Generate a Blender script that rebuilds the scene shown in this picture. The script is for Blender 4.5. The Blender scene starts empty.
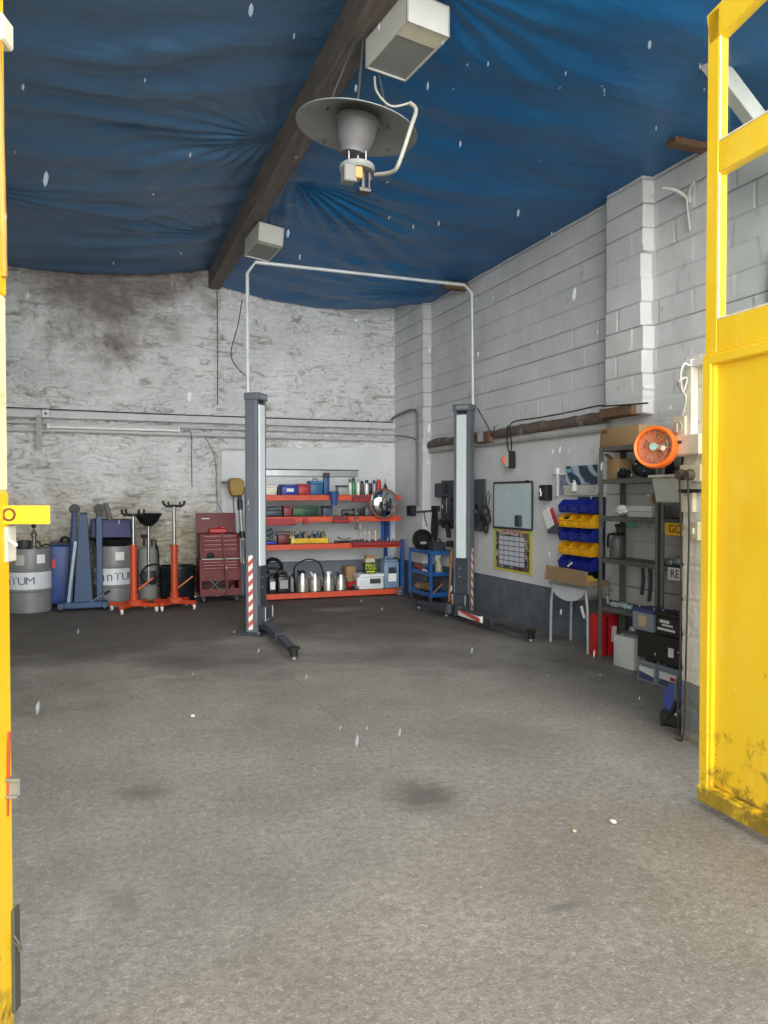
import bpy, bmesh, math, random
import numpy as np
from mathutils import Vector, Matrix, Euler, noise as mnoise
random.seed(4)
PI = math.pi
S = bpy.context.scene
COL = S.collection
# ------------------------------------------------------------------ camera model (metres; camera height 1.62)
F = 769.0; H = 1.62; YAW = math.atan((384 - 92) / F); PIT = math.atan((512 - 495) / F)
def ray(u, v):
    x = (u - 384) / F; y = -(v - 512) / F
    f = math.cos(PIT) + y * math.sin(PIT); up = y * math.cos(PIT) - math.sin(PIT)
    return (x * math.cos(YAW) + f * math.sin(YAW), -x * math.sin(YAW) + f * math.cos(YAW), up)
def fl(u, v, z=0.0):
    r = ray(u, v); t = (z - H) / r[2]; return Vector((r[0] * t, r[1] * t, z))
def rx(u, v, X=5.06):
    r = ray(u, v); t = X / r[0]; return Vector((X, r[1] * t, H + r[2] * t))
def by(u, v, Y):
    r = ray(u, v); t = Y / r[1]; return Vector((r[0] * t, Y, H + r[2] * t))
# ------------------------------------------------------------------ materials
def lin(c):
    return tuple(((x / 255) / 12.92 if x / 255 <= .04045 else ((x / 255 + .055) / 1.055) ** 2.4) for x in c) + (1.0,)
MC = {}
def M(name, col, rough=.5, metal=0.0, var=.12, vs=6.0, bump=.0, bs=40.0, spec=.5, col2=None, dirt=None, dscale=3.0, dthr=.55):
    if name in MC: return MC[name]
    m = bpy.data.materials.new(name); m.use_nodes = True
    nt = m.node_tree; N = nt.nodes; L = nt.links
    b = N['Principled BSDF']
    b.inputs['Roughness'].default_value = rough; b.inputs['Metallic'].default_value = metal
    b.inputs['Specular IOR Level'].default_value = spec
    tc = N.new('ShaderNodeTexCoord')
    nz = N.new('ShaderNodeTexNoise'); nz.inputs['Scale'].default_value = vs; nz.inputs['Detail'].default_value = 6
    L.new(tc.outputs['Object'], nz.inputs['Vector'])
    c = lin(col)
    lo = lin(col2) if col2 else tuple(x * (1 - var) for x in c[:3]) + (1,)
    hi = tuple(min(1, x * (1 + var)) for x in c[:3]) + (1,)
    r = N.new('ShaderNodeValToRGB'); r.color_ramp.elements[0].color = lo; r.color_ramp.elements[1].color = hi
    r.color_ramp.elements[0].position = .3; r.color_ramp.elements[1].position = .7
    L.new(nz.outputs['Fac'], r.inputs['Fac'])
    out = r.outputs['Color']
    if dirt:
        n2 = N.new('ShaderNodeTexNoise'); n2.inputs['Scale'].default_value = dscale; n2.inputs['Detail'].default_value = 10
        n2.inputs['Roughness'].default_value = .65
        L.new(tc.outputs['Object'], n2.inputs['Vector'])
        r2 = N.new('ShaderNodeValToRGB'); r2.color_ramp.elements[0].position = dthr; r2.color_ramp.elements[1].position = dthr + .12
        L.new(n2.outputs['Fac'], r2.inputs['Fac'])
        mx = N.new('ShaderNodeMix'); mx.data_type = 'RGBA'
        L.new(r2.outputs['Color'], mx.inputs['Factor']); L.new(out, mx.inputs[6]); mx.inputs[7].default_value = lin(dirt)
        out = mx.outputs[2]
    L.new(out, b.inputs['Base Color'])
    if bump:
        n3 = N.new('ShaderNodeTexNoise'); n3.inputs['Scale'].default_value = bs; n3.inputs['Detail'].default_value = 5
        L.new(tc.outputs['Object'], n3.inputs['Vector'])
        bp = N.new('ShaderNodeBump'); bp.inputs['Strength'].default_value = bump; bp.inputs['Distance'].default_value = .02
        L.new(n3.outputs['Fac'], bp.inputs['Height']); L.new(bp.outputs['Normal'], b.inputs['Normal'])
    MC[name] = m
    return m
# ------------------------------------------------------------------ mesh builder
class MB:
    def __init__(s): s.bm = bmesh.new()
    def _join(s, t, mat=None):
        if mat is not None: t.transform(mat)
        me = bpy.data.meshes.new('tmp'); t.to_mesh(me); t.free(); s.bm.from_mesh(me); bpy.data.meshes.remove(me); return s
    def bx(s, x0, x1, y0, y1, z0, z1, bev=0.0, mat=None, seg=1):
        t = bmesh.new()
        vs = [t.verts.new((x, y, z)) for z in (z0, z1) for y in (y0, y1) for x in (x0, x1)]
        for f in ((0, 2, 3, 1), (4, 5, 7, 6), (0, 1, 5, 4), (2, 6, 7, 3), (0, 4, 6, 2), (1, 3, 7, 5)): t.faces.new([vs[i] for i in f])
        if bev > 0: bmesh.ops.bevel(t, geom=t.edges[:], offset=bev, segments=seg, profile=.5, affect='EDGES')
        return s._join(t, mat)
    def bar(s, p0, p1, w, h, bev=0.0, up=(0, 0, 1)):
        p0 = Vector(p0); p1 = Vector(p1); d = p1 - p0; L = d.length; d.normalize()
        up = Vector(up); sd = d.cross(up)
        if sd.length < 1e-4: sd = d.cross(Vector((0, 1, 0)))
        sd.normalize(); up = sd.cross(d)
        m = Matrix((sd, d, up)).transposed().to_4x4(); m.translation = p0
        return s.bx(-w / 2, w / 2, 0, L, -h / 2, h / 2, bev, m)
    def cyl(s, p0, p1, r, r2=None, seg=16, caps=True, bev=0.0):
        p0 = Vector(p0); p1 = Vector(p1); d = p1 - p0
        t = bmesh.new()
        bmesh.ops.create_cone(t, cap_ends=caps, segments=seg, radius1=r, radius2=r if r2 is None else r2, depth=d.length)
        if bev: bmesh.ops.bevel(t, geom=[e for e in t.edges if all(len(f.verts) != 4 for f in e.link_faces[:1]) or any(len(f.verts) > 4 for f in e.link_faces)], offset=bev, segments=2, affect='EDGES')
        q = Vector((0, 0, 1)).rotation_difference(d.normalized()).to_matrix().to_4x4(); q.translation = (p0 + p1) / 2
        return s._join(t, q)
    def sph(s, c, r, sc=(1, 1, 1), seg=16):
        t = bmesh.new(); bmesh.ops.create_uvsphere(t, u_segments=seg, v_segments=max(6, seg * 2 // 3), radius=r)
        return s._join(t, Matrix.Translation(Vector(c)) @ Matrix.Diagonal((*sc, 1)))
    def lathe(s, prof, seg=28, mat=None, a0=0, a1=2 * PI):
        t = bmesh.new(); full = abs(a1 - a0 - 2 * PI) < 1e-6; n = seg if full else seg + 1
        rings = []
        for r, z in prof:
            if r < 1e-5: rings.append([t.verts.new((0, 0, z))])
            else: rings.append([t.verts.new((r * math.cos(a0 + (a1 - a0) * i / seg), r * math.sin(a0 + (a1 - a0) * i / seg), z)) for i in range(n)])
        for a, b in zip(rings, rings[1:]):
            for i in range(seg):
                j = (i + 1) % n
                if len(a) == 1 and len(b) == 1: continue
                if len(a) == 1: t.faces.new((a[0], b[j], b[i]))
                elif len(b) == 1: t.faces.new((a[i], a[j], b[0]))
                else: t.faces.new((a[i], a[j], b[j], b[i]))
        return s._join(t, mat)
    def tube(s, pts, r, seg=8, sm=0, r2=None):
        P = [Vector(p) for p in pts]
        if sm:
            Q = []
            for i in range(len(P) - 1):
                a, b, c, d = P[max(i - 1, 0)], P[i], P[i + 1], P[min(i + 2, len(P) - 1)]
                for k in range(sm):
                    t = k / sm
                    Q.append(.5 * ((2 * b) + (c - a) * t + (2 * a - 5 * b + 4 * c - d) * t * t + (3 * b - a - 3 * c + d) * t ** 3))
            P = Q + [P[-1]]
        t = bmesh.new(); rings = []; n = len(P); pn = None
        for i, p in enumerate(P):
            d = (P[min(i + 1, n - 1)] - P[max(i - 1, 0)]).normalized()
            if pn is None:
                pn = d.orthogonal().normalized()
            else:
                pn = (pn - d * pn.dot(d))
                pn = pn.normalized() if pn.length > 1e-5 else d.orthogonal().normalized()
            bn = d.cross(pn); rr = r if r2 is None else r + (r2 - r) * i / (n - 1)
            rings.append([t.verts.new(p + (pn * math.cos(2 * PI * k / seg) + bn * math.sin(2 * PI * k / seg)) * rr) for k in range(seg)])
        for a, b in zip(rings, rings[1:]):
            for k in range(seg): t.faces.new((a[k], a[(k + 1) % seg], b[(k + 1) % seg], b[k]))
        t.faces.new(rings[0][::-1]); t.faces.new(rings[-1])
        return s._join(t)
    def prism(s, poly, y0, y1, mat=None, bev=0.0):      # poly in x,z extruded along y
        t = bmesh.new()
        a = [t.verts.new((x, y0, z)) for x, z in poly]; b = [t.verts.new((x, y1, z)) for x, z in poly]; n = len(poly)
        t.faces.new(a); t.faces.new(b[::-1])
        for i in range(n): t.faces.new((a[i], b[i], b[(i + 1) % n], a[(i + 1) % n]))
        bmesh.ops.recalc_face_normals(t, faces=t.faces[:])
        if bev: bmesh.ops.bevel(t, geom=t.edges[:], offset=bev, segments=1, affect='EDGES')
        return s._join(t, mat)
    def text(s, txt, size, mat, ext=.001, align='CENTER'):
        s.mesh(text_mesh(txt, size, ext, align), mat); return s
    def mesh(s, me, mat=None):
        t = bmesh.new(); t.from_mesh(me); return s._join(t, mat)
    def xf(s, m): s.bm.transform(m); return s
    def build(s, name, mat, parent=None, loc=None, rz=0, smooth=35):
        me = bpy.data.meshes.new(name); s.bm.to_mesh(me); s.bm.free(); me.materials.append(mat)
        for p in me.polygons: p.use_smooth = True
        me.set_sharp_from_angle(angle=math.radians(smooth))
        o = bpy.data.objects.new(name, me); COL.objects.link(o)
        if parent: o.parent = parent
        if loc is not None: o.location = loc
        o.rotation_euler = (0, 0, rz)
        return o
def islands(b):
    bm = b.bm; bm.verts.ensure_lookup_table(); seen = set(); out = []
    for v in bm.verts:
        if v in seen: continue
        st = [v]; comp = set()
        while st:
            q = st.pop()
            if q in comp: continue
            comp.add(q); st += [e.other_vert(q) for e in q.link_edges if e.other_vert(q) not in comp]
        seen |= comp; out.append(comp)
    return out
def pieces(b, name, mat, parent):                       # every loose piece becomes a part of its own
    res = []
    for comp in islands(b):
        t = MB(); mp = {}
        for v in comp: mp[v] = t.bm.verts.new(v.co)
        for f in {f for v in comp for f in v.link_faces}: t.bm.faces.new([mp[v] for v in f.verts])
        res.append(t.build(name, mat, parent))
    b.bm.free(); return res
def text_mesh(txt, size, ext=.001, align='CENTER'):
    cu = bpy.data.curves.new('t', 'FONT'); cu.body = txt; cu.size = size; cu.extrude = ext; cu.align_x = align; cu.align_y = 'CENTER'
    o = bpy.data.objects.new('t', cu); COL.objects.link(o); bpy.context.view_layer.update()
    me = bpy.data.meshes.new_from_object(o.evaluated_get(bpy.context.evaluated_depsgraph_get()))
    bpy.data.objects.remove(o); bpy.data.curves.remove(cu); return me
TXT = Matrix.Rotation(PI / 2, 4, 'X')                   # text plane x,z facing -y
def tag(o, label, cat, group=None, kind=None):
    o['label'] = label; o['category'] = cat
    if group: o['group'] = group
    if kind: o['kind'] = kind
    return o
def T(name, label, cat, loc=(0, 0, 0), rz=0.0, group=None):
    o = bpy.data.objects.new(name, None); COL.objects.link(o); o.empty_display_size = .1
    o.location = loc; o.rotation_euler = (0, 0, rz); return tag(o, label, cat, group)
def struct(o): o['kind'] = 'structure'; return o
def dup(root, loc, label, rz=None, group=None):
    r = root.copy(); COL.objects.link(r); r.location = loc; r['label'] = label
    if rz is not None: r.rotation_euler = (0, 0, rz)
    if group: r['group'] = group
    for ch in list(root.children):
        c = ch.copy(); COL.objects.link(c); c.parent = r
        for g in list(ch.children):
            d = g.copy(); COL.objects.link(d); d.parent = c
    return r
RW = -PI / 2                                            # local x -> towards the door, local -y -> into the room, for the right wall
# palette
ORG = M('orange_paint', (200, 76, 44), .45, var=.1, dirt=(120, 50, 30), dscale=9, dthr=.62)
JORG = M('jack_orange', (180, 66, 34), .4, var=.06, dirt=(120, 50, 28), dscale=14, dthr=.66)
BLU = M('blue_paint', (24, 78, 150), .45, var=.15, dirt=(30, 40, 60), dscale=8, dthr=.62)
CRB = M('crane_blue', (36, 66, 102), .5, var=.12, dirt=(50, 60, 75), dscale=8, dthr=.6)
TANKB = M('tank_blue', (48, 78, 138), .45, var=.1, dirt=(40, 50, 70), dscale=6, dthr=.6)
BLK = M('black_plastic', (22, 23, 25), .5, var=.2)
RUB = M('black_rubber', (16, 16, 17), .8, var=.2)
GRY = M('grey_paint', (92, 97, 102), .5, var=.08)
DGR = M('dark_grey_steel', (58, 62, 68), .45, var=.12, dirt=(40, 36, 32), dscale=8, dthr=.62)
STL = M('steel', (170, 172, 172), .32, 1.0, var=.1)
GALV = M('galvanised', (150, 154, 156), .45, .7, var=.12, vs=20)
WHT = M('white_plastic', (225, 226, 224), .45, var=.05)
CRM = M('cream_plastic', (205, 200, 178), .5, var=.06)
OFFW = M('old_white_paint', (186, 188, 182), .65, var=.08, dirt=(130, 122, 105), dscale=12, dthr=.64)
RED = M('red_paint', (188, 30, 34), .4, var=.12)
CHR = M('chest_red', (100, 22, 29), .5, var=.1, dirt=(70, 22, 24), dscale=9, dthr=.62)
DRED = M('dark_red', (104, 22, 28), .5, var=.12)
YEL = M('bin_yellow', (238, 176, 18), .4, var=.06)
BBL = M('bin_blue', (24, 42, 140), .38, var=.06)
NAVY = M('navy_steel', (26, 40, 84), .5, var=.08)
CARD = M('cardboard', (158, 128, 92), .85, var=.1, vs=12)
WOODH = M('wood_handle', (176, 122, 66), .6, var=.15, vs=20)
CHROME = M('chrome', (225, 226, 228), .08, 1.0, var=.02)
JUGM = M('dull_tin', (196, 192, 184), .42, .85, var=.1, vs=14)
PAPER = M('paper_white', (228, 228, 226), .8, var=.03)
GREEN = M('green_plastic', (34, 92, 62), .5, var=.1)
WIRE = M('wire_black', (25, 25, 26), .6, var=.1)
WIREW = M('wire_white', (198, 198, 190), .5, var=.05)
ANGLE = M('slotted_angle', (116, 114, 104), .5, .25, var=.14, vs=14)
DSHELF = M('shelf_board_grey', (92, 92, 86), .6, var=.14)
SKY = 0.8; SUN = 4.2; EXPO = 0.86
# ------------------------------------------------------------------ numpy noise for the walls and the tarpaulin
RNG = np.random.RandomState(7)
LAT = RNG.rand(256, 256)
def vnoise(x, y, seed=0):
    x = x + seed * 17.31; y = y + seed * 9.77
    xi = np.floor(x).astype(int); yi = np.floor(y).astype(int); fx = x - xi; fy = y - yi
    fx = fx * fx * (3 - 2 * fx); fy = fy * fy * (3 - 2 * fy)
    g = lambda a, b: LAT[a % 256, b % 256]
    return (g(xi, yi) * (1 - fx) + g(xi + 1, yi) * fx) * (1 - fy) + (g(xi, yi + 1) * (1 - fx) + g(xi + 1, yi + 1) * fx) * fy
def fbm(x, y, o=4, seed=0):
    s = 0; a = .5
    for i in range(o): s = s + a * (vnoise(x * 2 ** i, y * 2 ** i, seed + i) - .5); a *= .5
    return s
def sstep(a, b, x):
    t = np.clip((x - a) / (b - a), 0, 1); return t * t * (3 - 2 * t)
def worley(x, y, jit=.85):
    xi = np.floor(x).astype(int); yi = np.floor(y).astype(int)
    f1 = np.full(x.shape, 9.0); f2 = np.full(x.shape, 9.0); idv = np.zeros(x.shape); cx = np.zeros(x.shape); cy = np.zeros(x.shape)
    for dx in (-1, 0, 1):
        for dy in (-1, 0, 1):
            a = xi + dx; b = yi + dy
            px = a + .5 + jit * (LAT[a % 256, b % 256] - .5); py = b + .5 + jit * (LAT[(a + 91) % 256, (b + 37) % 256] - .5)
            d = np.hypot(x - px, y - py); nid = LAT[(a + 13) % 256, (b + 171) % 256]
            n = d < f1
            f2 = np.where(n, f1, np.minimum(f2, d)); f1 = np.where(n, d, f1); idv = np.where(n, nid, idv); cx = np.where(n, px, cx); cy = np.where(n, py, cy)
    return f1, f2, idv, x - cx, y - cy
def grid_obj(name, P, mat, attrs=None, flip=False, parent=None):
    nv, nu = P.shape[:2]
    me = bpy.data.meshes.new(name); V = P.reshape(-1, 3).astype(np.float32)
    idx = np.arange(nu * nv).reshape(nv, nu)
    q = np.stack([idx[:-1, :-1], idx[:-1, 1:], idx[1:, 1:], idx[1:, :-1]], -1).reshape(-1, 4)
    if flip: q = q[:, ::-1]
    q = np.ascontiguousarray(q)
    me.vertices.add(len(V)); me.vertices.foreach_set('co', V.ravel())
    me.loops.add(q.size); me.loops.foreach_set('vertex_index', q.ravel().astype(np.int32))
    me.polygons.add(len(q)); me.polygons.foreach_set('loop_start', np.arange(0, q.size, 4, dtype=np.int32)); me.polygons.foreach_set('loop_total', np.full(len(q), 4, dtype=np.int32))
    me.update(calc_edges=True)
    me.polygons.foreach_set('use_smooth', np.ones(len(q), dtype=bool))
    for k, a in (attrs or {}).items():
        at = me.attributes.new(k, 'FLOAT', 'POINT'); at.data.foreach_set('value', a.ravel().astype(np.float32))
    me.materials.append(mat); me.validate()
    o = bpy.data.objects.new(name, me); COL.objects.link(o)
    if parent: o.parent = parent
    return o
class NT:                                              # tiny node helper
    def __init__(s, name):
        s.m = bpy.data.materials.new(name); s.m.use_nodes = True; s.t = s.m.node_tree; s.b = s.t.nodes['Principled BSDF']
        s.tc = s.t.nodes.new('ShaderNodeTexCoord').outputs['Object']
    def n(s, ty, **k):
        x = s.t.nodes.new(ty)
        for a, v in k.items(): setattr(x, a, v)
        return x
    def l(s, a, b): s.t.links.new(a, b)
    def noise(s, scale, det=5, rough=.55, vec=None, sc3=None):
        x = s.n('ShaderNodeTexNoise'); x.inputs['Scale'].default_value = scale; x.inputs['Detail'].default_value = det; x.inputs['Roughness'].default_value = rough
        v = vec or s.tc
        if sc3:
            mp = s.n('ShaderNodeMapping'); mp.inputs['Scale'].default_value = sc3; s.l(v, mp.inputs['Vector']); v = mp.outputs['Vector']
        s.l(v, x.inputs['Vector']); return x.outputs['Fac']
    def ramp(s, f, *st):
        x = s.n('ShaderNodeValToRGB'); e = x.color_ramp.elements
        while len(e) < len(st): e.new(.5)
        for i, (p, c) in enumerate(st):
            e[i].position = p; e[i].color = (c, c, c, 1) if not isinstance(c, tuple) else (lin(c) if len(c) == 3 else c)
        s.l(f, x.inputs['Fac']); return x.outputs['Color']
    def mix(s, f, a, b, mode='MIX'):
        x = s.n('ShaderNodeMix', data_type='RGBA', blend_type=mode)
        for v, i in ((f, 0), (a, 6), (b, 7)):
            if isinstance(v, (int, float)): x.inputs[i].default_value = v
            elif isinstance(v, tuple): x.inputs[i].default_value = lin(v)
            else: s.l(v, x.inputs[i])
        return x.outputs[2]
    def math(s, op, a, b=0.0, clamp=False):
        x = s.n('ShaderNodeMath', operation=op, use_clamp=clamp)
        for v, i in ((a, 0), (b, 1)):
            if isinstance(v, (int, float)): x.inputs[i].default_value = v
            else: s.l(v, x.inputs[i])
        return x.outputs[0]
    def attr(s, name): return s.n('ShaderNodeAttribute', attribute_name=name).outputs['Fac']
    def xyz(s):
        x = s.n('ShaderNodeSeparateXYZ'); s.l(s.tc, x.inputs[0]); return x.outputs
    def bump(s, h, st=.3, dist=.02, prev=None):
        x = s.n('ShaderNodeBump'); x.inputs['Strength'].default_value = st; x.inputs['Distance'].default_value = dist
        s.l(h, x.inputs['Height'])
        if prev: s.l(prev, x.inputs['Normal'])
        return x.outputs['Normal']
    def done(s, col=None, nrm=None, rough=None):
        if col is not None: s.l(col, s.b.inputs['Base Color'])
        if nrm is not None: s.l(nrm, s.b.inputs['Normal'])
        if rough is not None:
            if isinstance(rough, (int, float)): s.b.inputs['Roughness'].default_value = rough
            else: s.l(rough, s.b.inputs['Roughness'])
        return s.m
XL = -1.42; BYW = 12.44; RX = 5.06; YF = 3.3
# ---- back wall: painted rubble stone, a smooth rendered panel on the right with a grey dado
xs = np.arange(XL, 5.14, .0145); zs = np.arange(-.02, 5.36, .0145)
X, Z = np.meshgrid(xs, zs)
wx = X + .20 * fbm(X * 2.2, Z * 3.2, 4, 3) * 2; wz = Z + .13 * fbm(X * 2.0, Z * 2.6, 5, 9) * 2
f1, f2, idv, dx, dz = worley(wx / .27, wz / .095 , 1.0)
e = f2 - f1
body = sstep(.0, .30, e)
h = body * (.022 + .034 * idv) + body * ((LAT[(idv * 255).astype(int), 5] - .45) * .09 * dz + (LAT[(idv * 255).astype(int), 9] - .5) * .03 * dx)
f1b, f2b, idb, dxb, dzb = worley(wx / .17 + 40, wz / .06 + 11, .95)
h = h + sstep(0, .25, f2b - f1b) * (.016 * idb) + .045 * fbm(X * 4, Z * 11, 5, 2) + .03 * fbm(X * 1.1, Z * 1.1, 2, 21)
fade = .35 + .65 * sstep(-.25, .15, fbm(X * .8, Z * .8, 3, 31))
h = (h - .03) * fade
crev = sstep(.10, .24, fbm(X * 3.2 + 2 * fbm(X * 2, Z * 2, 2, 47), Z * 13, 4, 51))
joint_and_shade = np.maximum((1 - sstep(.0, .12, e)) * sstep(-.02, .2, fbm(X * 2.1, Z * 4, 3, 41)), .9 * crev * sstep(-.1, .1, fbm(X * .9, Z * 1.2, 2, 43)))
rg = 1 - 2 * np.abs(vnoise(X * 5 + 3 * fbm(X * 2, Z * 4, 3, 61), Z * 20 + 1.5 * fbm(X * 3, Z * 3, 3, 62), 5) - .5)
rg2 = 1 - 2 * np.abs(vnoise(X * 13 + 2 * fbm(X * 5, Z * 9, 3, 63), Z * 38 + 1.2 * fbm(X * 7, Z * 7, 3, 64), 6) - .5)
rg3 = vnoise(X * 26, Z * 60, 7)
h = h - .014 * crev - .042 * rg ** 4 - .014 * rg2 ** 3 + .008 * rg3
joint_and_shade = np.clip(joint_and_shade * .35 + .8 * sstep(.82, .98, rg) * sstep(.45, .6, vnoise(X * 3, Z * 5, 8)) + .5 * sstep(.88, .99, rg2) * sstep(.5, .6, vnoise(X * 4 + 9, Z * 7, 9)), 0, 1)  # mortar joints, plus ledge shade painted into the relief hollows
panel = ((X > 1.93 + .03 * fbm(Z * 3, X * 0, 3, 5)) & (Z < 2.36 + .03 * (X - 1.9) + .02 * fbm(X * 4, Z * 0, 3, 6)))
h = np.where(panel, .032 + .006 * fbm(X * 2, Z * 2, 3, 8), h)
joint_and_shade = np.where(panel, 0, joint_and_shade)
P = np.stack([X, BYW - h, Z], -1)
w = NT('painted_rubble_stone')
o_ = w.xyz()
base = w.ramp(w.noise(1.3, 6), (.3, (204, 207, 207)), (.7, (226, 228, 227)))
# peeled, yellower lower left
low = w.math('MULTIPLY', w.ramp(w.noise(1.6, 8, .62), (.42, 0.0), (.56, 1.0)), w.ramp(w.math('MULTIPLY_ADD', o_[2], -.5), (.0, 0.0), (.01, 1.0)))
mlow = w.math('MULTIPLY', w.ramp(w.math('ADD', w.math('MULTIPLY', w.math('SUBTRACT', 2.2, o_[2]), .8), w.math('SUBTRACT', w.noise(2.2, 8, .65), .75)), (.3, 0.0), (.62, 1.0)), w.ramp(o_[0], (.40, 1.0), (.5, 0.0)))
mlx = w.n('ShaderNodeMapRange'); w.l(o_[0], mlx.inputs[0]); mlx.inputs[1].default_value = 1.7; mlx.inputs[2].default_value = 1.95; mlx.inputs[3].default_value = 1; mlx.inputs[4].default_value = 0
mlow = w.math('MULTIPLY', w.ramp(w.math('ADD', w.math('MULTIPLY', w.math('SUBTRACT', 2.2, o_[2]), .5), w.math('SUBTRACT', w.noise(2.2, 8, .65), .52)), (.15, 0.0), (.55, .85)), mlx.outputs[0])
base = w.mix(mlow, base, w.ramp(w.noise(5, 6), (.35, (150, 140, 116)), (.65, (186, 178, 154))))
# damp brown stain under the tarpaulin, upper left
sx = w.math('ABSOLUTE', w.math('SUBTRACT', o_[0], .25)); sz = w.math('SUBTRACT', 4.95, o_[2])
sd = w.math('ADD', w.math('MULTIPLY', sx, .50), w.math('MULTIPLY', sz, .66))
st = w.math('ADD', w.math('SUBTRACT', 1.25, sd), w.math('MULTIPLY', w.math('SUBTRACT', w.noise(1.9, 10, .68), .5), 2.2))
base = w.mix(w.ramp(st, (.16, 0.0), (.75, .85)), base, w.ramp(w.noise(6, 6), (.35, (96, 86, 82)), (.65, (140, 124, 116))))
base = w.mix(w.math('MULTIPLY', w.attr('joint_and_shade'), .75), base, (120, 116, 108))
pm = w.attr('panel')
pcol = w.ramp(w.noise(1.1, 5), (.3, (212, 216, 218)), (.7, (228, 231, 232)))
pcol = w.mix(w.ramp(o_[2], (.52, 1.0), (.523, 0.0)), pcol, (112, 120, 128))
base = w.mix(pm, base, pcol)
WBACK = w.done(base, w.bump(w.noise(22, 7, .65, sc3=(.5, 1, 1.6)), .6, .03), .75)
wall_back = struct(grid_obj('wall_back', P, WBACK, {'joint_and_shade': joint_and_shade, 'panel': panel.astype(float)}))
# ---- right wall: painted blockwork above, plaster with a grey dado below, two piers
ys = np.arange(YF, 12.47, .0135); zs = np.arange(-.02, 5.36, .0135)
Y, Z = np.meshgrid(ys, zs)
blk = (Z > 2.40) | (Y < 6.72)
row = np.floor(Z / .232); ph = Z / .232 - row
pier = (Y > 6.04 + .03 * ((row % 2) * 2 - 1) * 0 + .06 * (LAT[row.astype(int) % 256, 77] - .5) + .02 * fbm(Z * 20, Y * 0, 2, 3)) & (Y < 6.62) & (Z > 2.40)
cpier = Y > 11.2 + .02 * (LAT[row.astype(int) % 256, 88] - .5)
cl = Y / .46 + (row % 2) * .5 + .12 * LAT[row.astype(int) % 256, 12]
ci = np.floor(cl); pc = cl - ci
de = np.minimum(np.minimum(ph, 1 - ph) * .232, np.minimum(pc, 1 - pc) * .46 * 2.2)
de = de + .006 * fbm(Y * 9, Z * 9, 2, 4)
rnd = LAT[(ci.astype(int) * 7 + 31) % 256, (row.astype(int) * 13 + 5) % 256]; rnd2 = LAT[(ci.astype(int) * 5 + 77) % 256, (row.astype(int) * 3 + 19) % 256]
hb = sstep(.001, .010, de) * (.007 + .007 * rnd) + (ph - .5) * .012 * (rnd2 - .1) + .006 * fbm(Y * 6, Z * 6, 3, 8)
bodyh = np.where(blk, hb, .018 + .004 * fbm(Y * 1.5, Z * 1.5, 3, 9))
bodyh = bodyh + np.where(pier, .11, 0) + np.where(cpier, .13, 0)
hjd = (1 - sstep(.001, .009, np.minimum(ph, 1 - ph) * .232 + .004 * fbm(Y * 7, Z * 3, 3, 18)))
vjd = (1 - sstep(.0, .006, np.minimum(pc, 1 - pc) * .46)) * .45
jr = np.where(blk, np.maximum(hjd * (.55 + .45 * sstep(-.15, .1, fbm(Y * 1.2, Z * 4, 3, 55))), vjd * sstep(-.1, .15, fbm(Y * 2, Z * 2, 2, 25))), 0)
P = np.stack([RX - bodyh, Y, Z], -1)
w = NT('painted_blockwork'); o_ = w.xyz()
base = w.ramp(w.noise(1.4, 6), (.3, (198, 200, 200)), (.7, (220, 222, 221)))
base = w.mix(w.attr('tone'), base, (176, 176, 168))
base = w.mix(w.ramp(w.noise(7, 8, .7), (.60, 0.0), (.72, .5)), base, (150, 146, 136))
dm = w.math('MULTIPLY', w.ramp(w.math('LESS_THAN', o_[2], .53), (0, 0.0), (1, 1.0)), 1.0)
base = w.mix(dm, base, w.ramp(w.noise(5, 7, .65), (.35, (84, 92, 102)), (.7, (104, 112, 121))))
base = w.mix(w.ramp(w.noise(9, 5, .6, sc3=(1, 1, .25)), (.70, 0.0), (.76, .5)), base, (150, 152, 152))
base = w.mix(w.math('MULTIPLY', w.attr('joint_and_shade'), .8), base, (74, 71, 66))
WR = w.done(base, w.bump(w.noise(60, 4), .2, .012), .75)
tone = np.where((Y < 5.5) & (Z < 2.35), .8, np.where((Y < 6.72) & (Z < 2.40), .25, 0)) + .15 * (rnd - .5) * blk
wall_right = struct(grid_obj('wall_right', P, WR, {'joint_and_shade': jr, 'tone': np.clip(tone, 0, 1)}, flip=False))
# ---- left wall and the front piers (plain painted plaster), unseen deck added above the tarpaulin to block sky light
PLAST = M('painted_plaster', (204, 204, 198), .8, var=.05, bump=.25, bs=25, dirt=(150, 146, 136), dscale=2, dthr=.62)
struct(MB().bx(XL - .2, XL, YF, 12.6, -.02, 5.4).build('wall_left', PLAST))
struct(MB().bx(XL - .2, 5.4, YF, 12.6, 5.36, 5.44).build('ceiling_sky_block', M('sky_block', (70, 62, 54), .9)))
# door pier (rough painted block jamb with grey foot)
w = NT('jamb_paint'); o_ = w.xyz()
base = w.ramp(w.noise(3, 7), (.3, (206, 205, 196)), (.7, (226, 224, 216)))
base = w.mix(w.ramp(w.noise(9, 8, .7), (.58, 0.0), (.70, .6)), base, (158, 150, 134))
base = w.mix(w.math('LESS_THAN', w.math('ADD', o_[2], w.math('MULTIPLY', w.noise(6), .06)), .42), base, (120, 124, 124))
base = w.mix(w.math('LESS_THAN', w.math('ADD', o_[2], w.math('MULTIPLY', w.noise(16), .08)), .11), base, (150, 144, 132))
JAMB = w.done(base, w.bump(w.noise(22, 6), .5, .02), .8)
yy = np.arange(YF + .05, 4.09, .013); zz = np.arange(-.01, 2.53, .013)
Yg, Zg = np.meshgrid(yy, zz)
r2 = np.floor(Zg / .232); p2 = np.minimum(Zg / .232 - r2, 1 - (Zg / .232 - r2)) * .232
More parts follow.
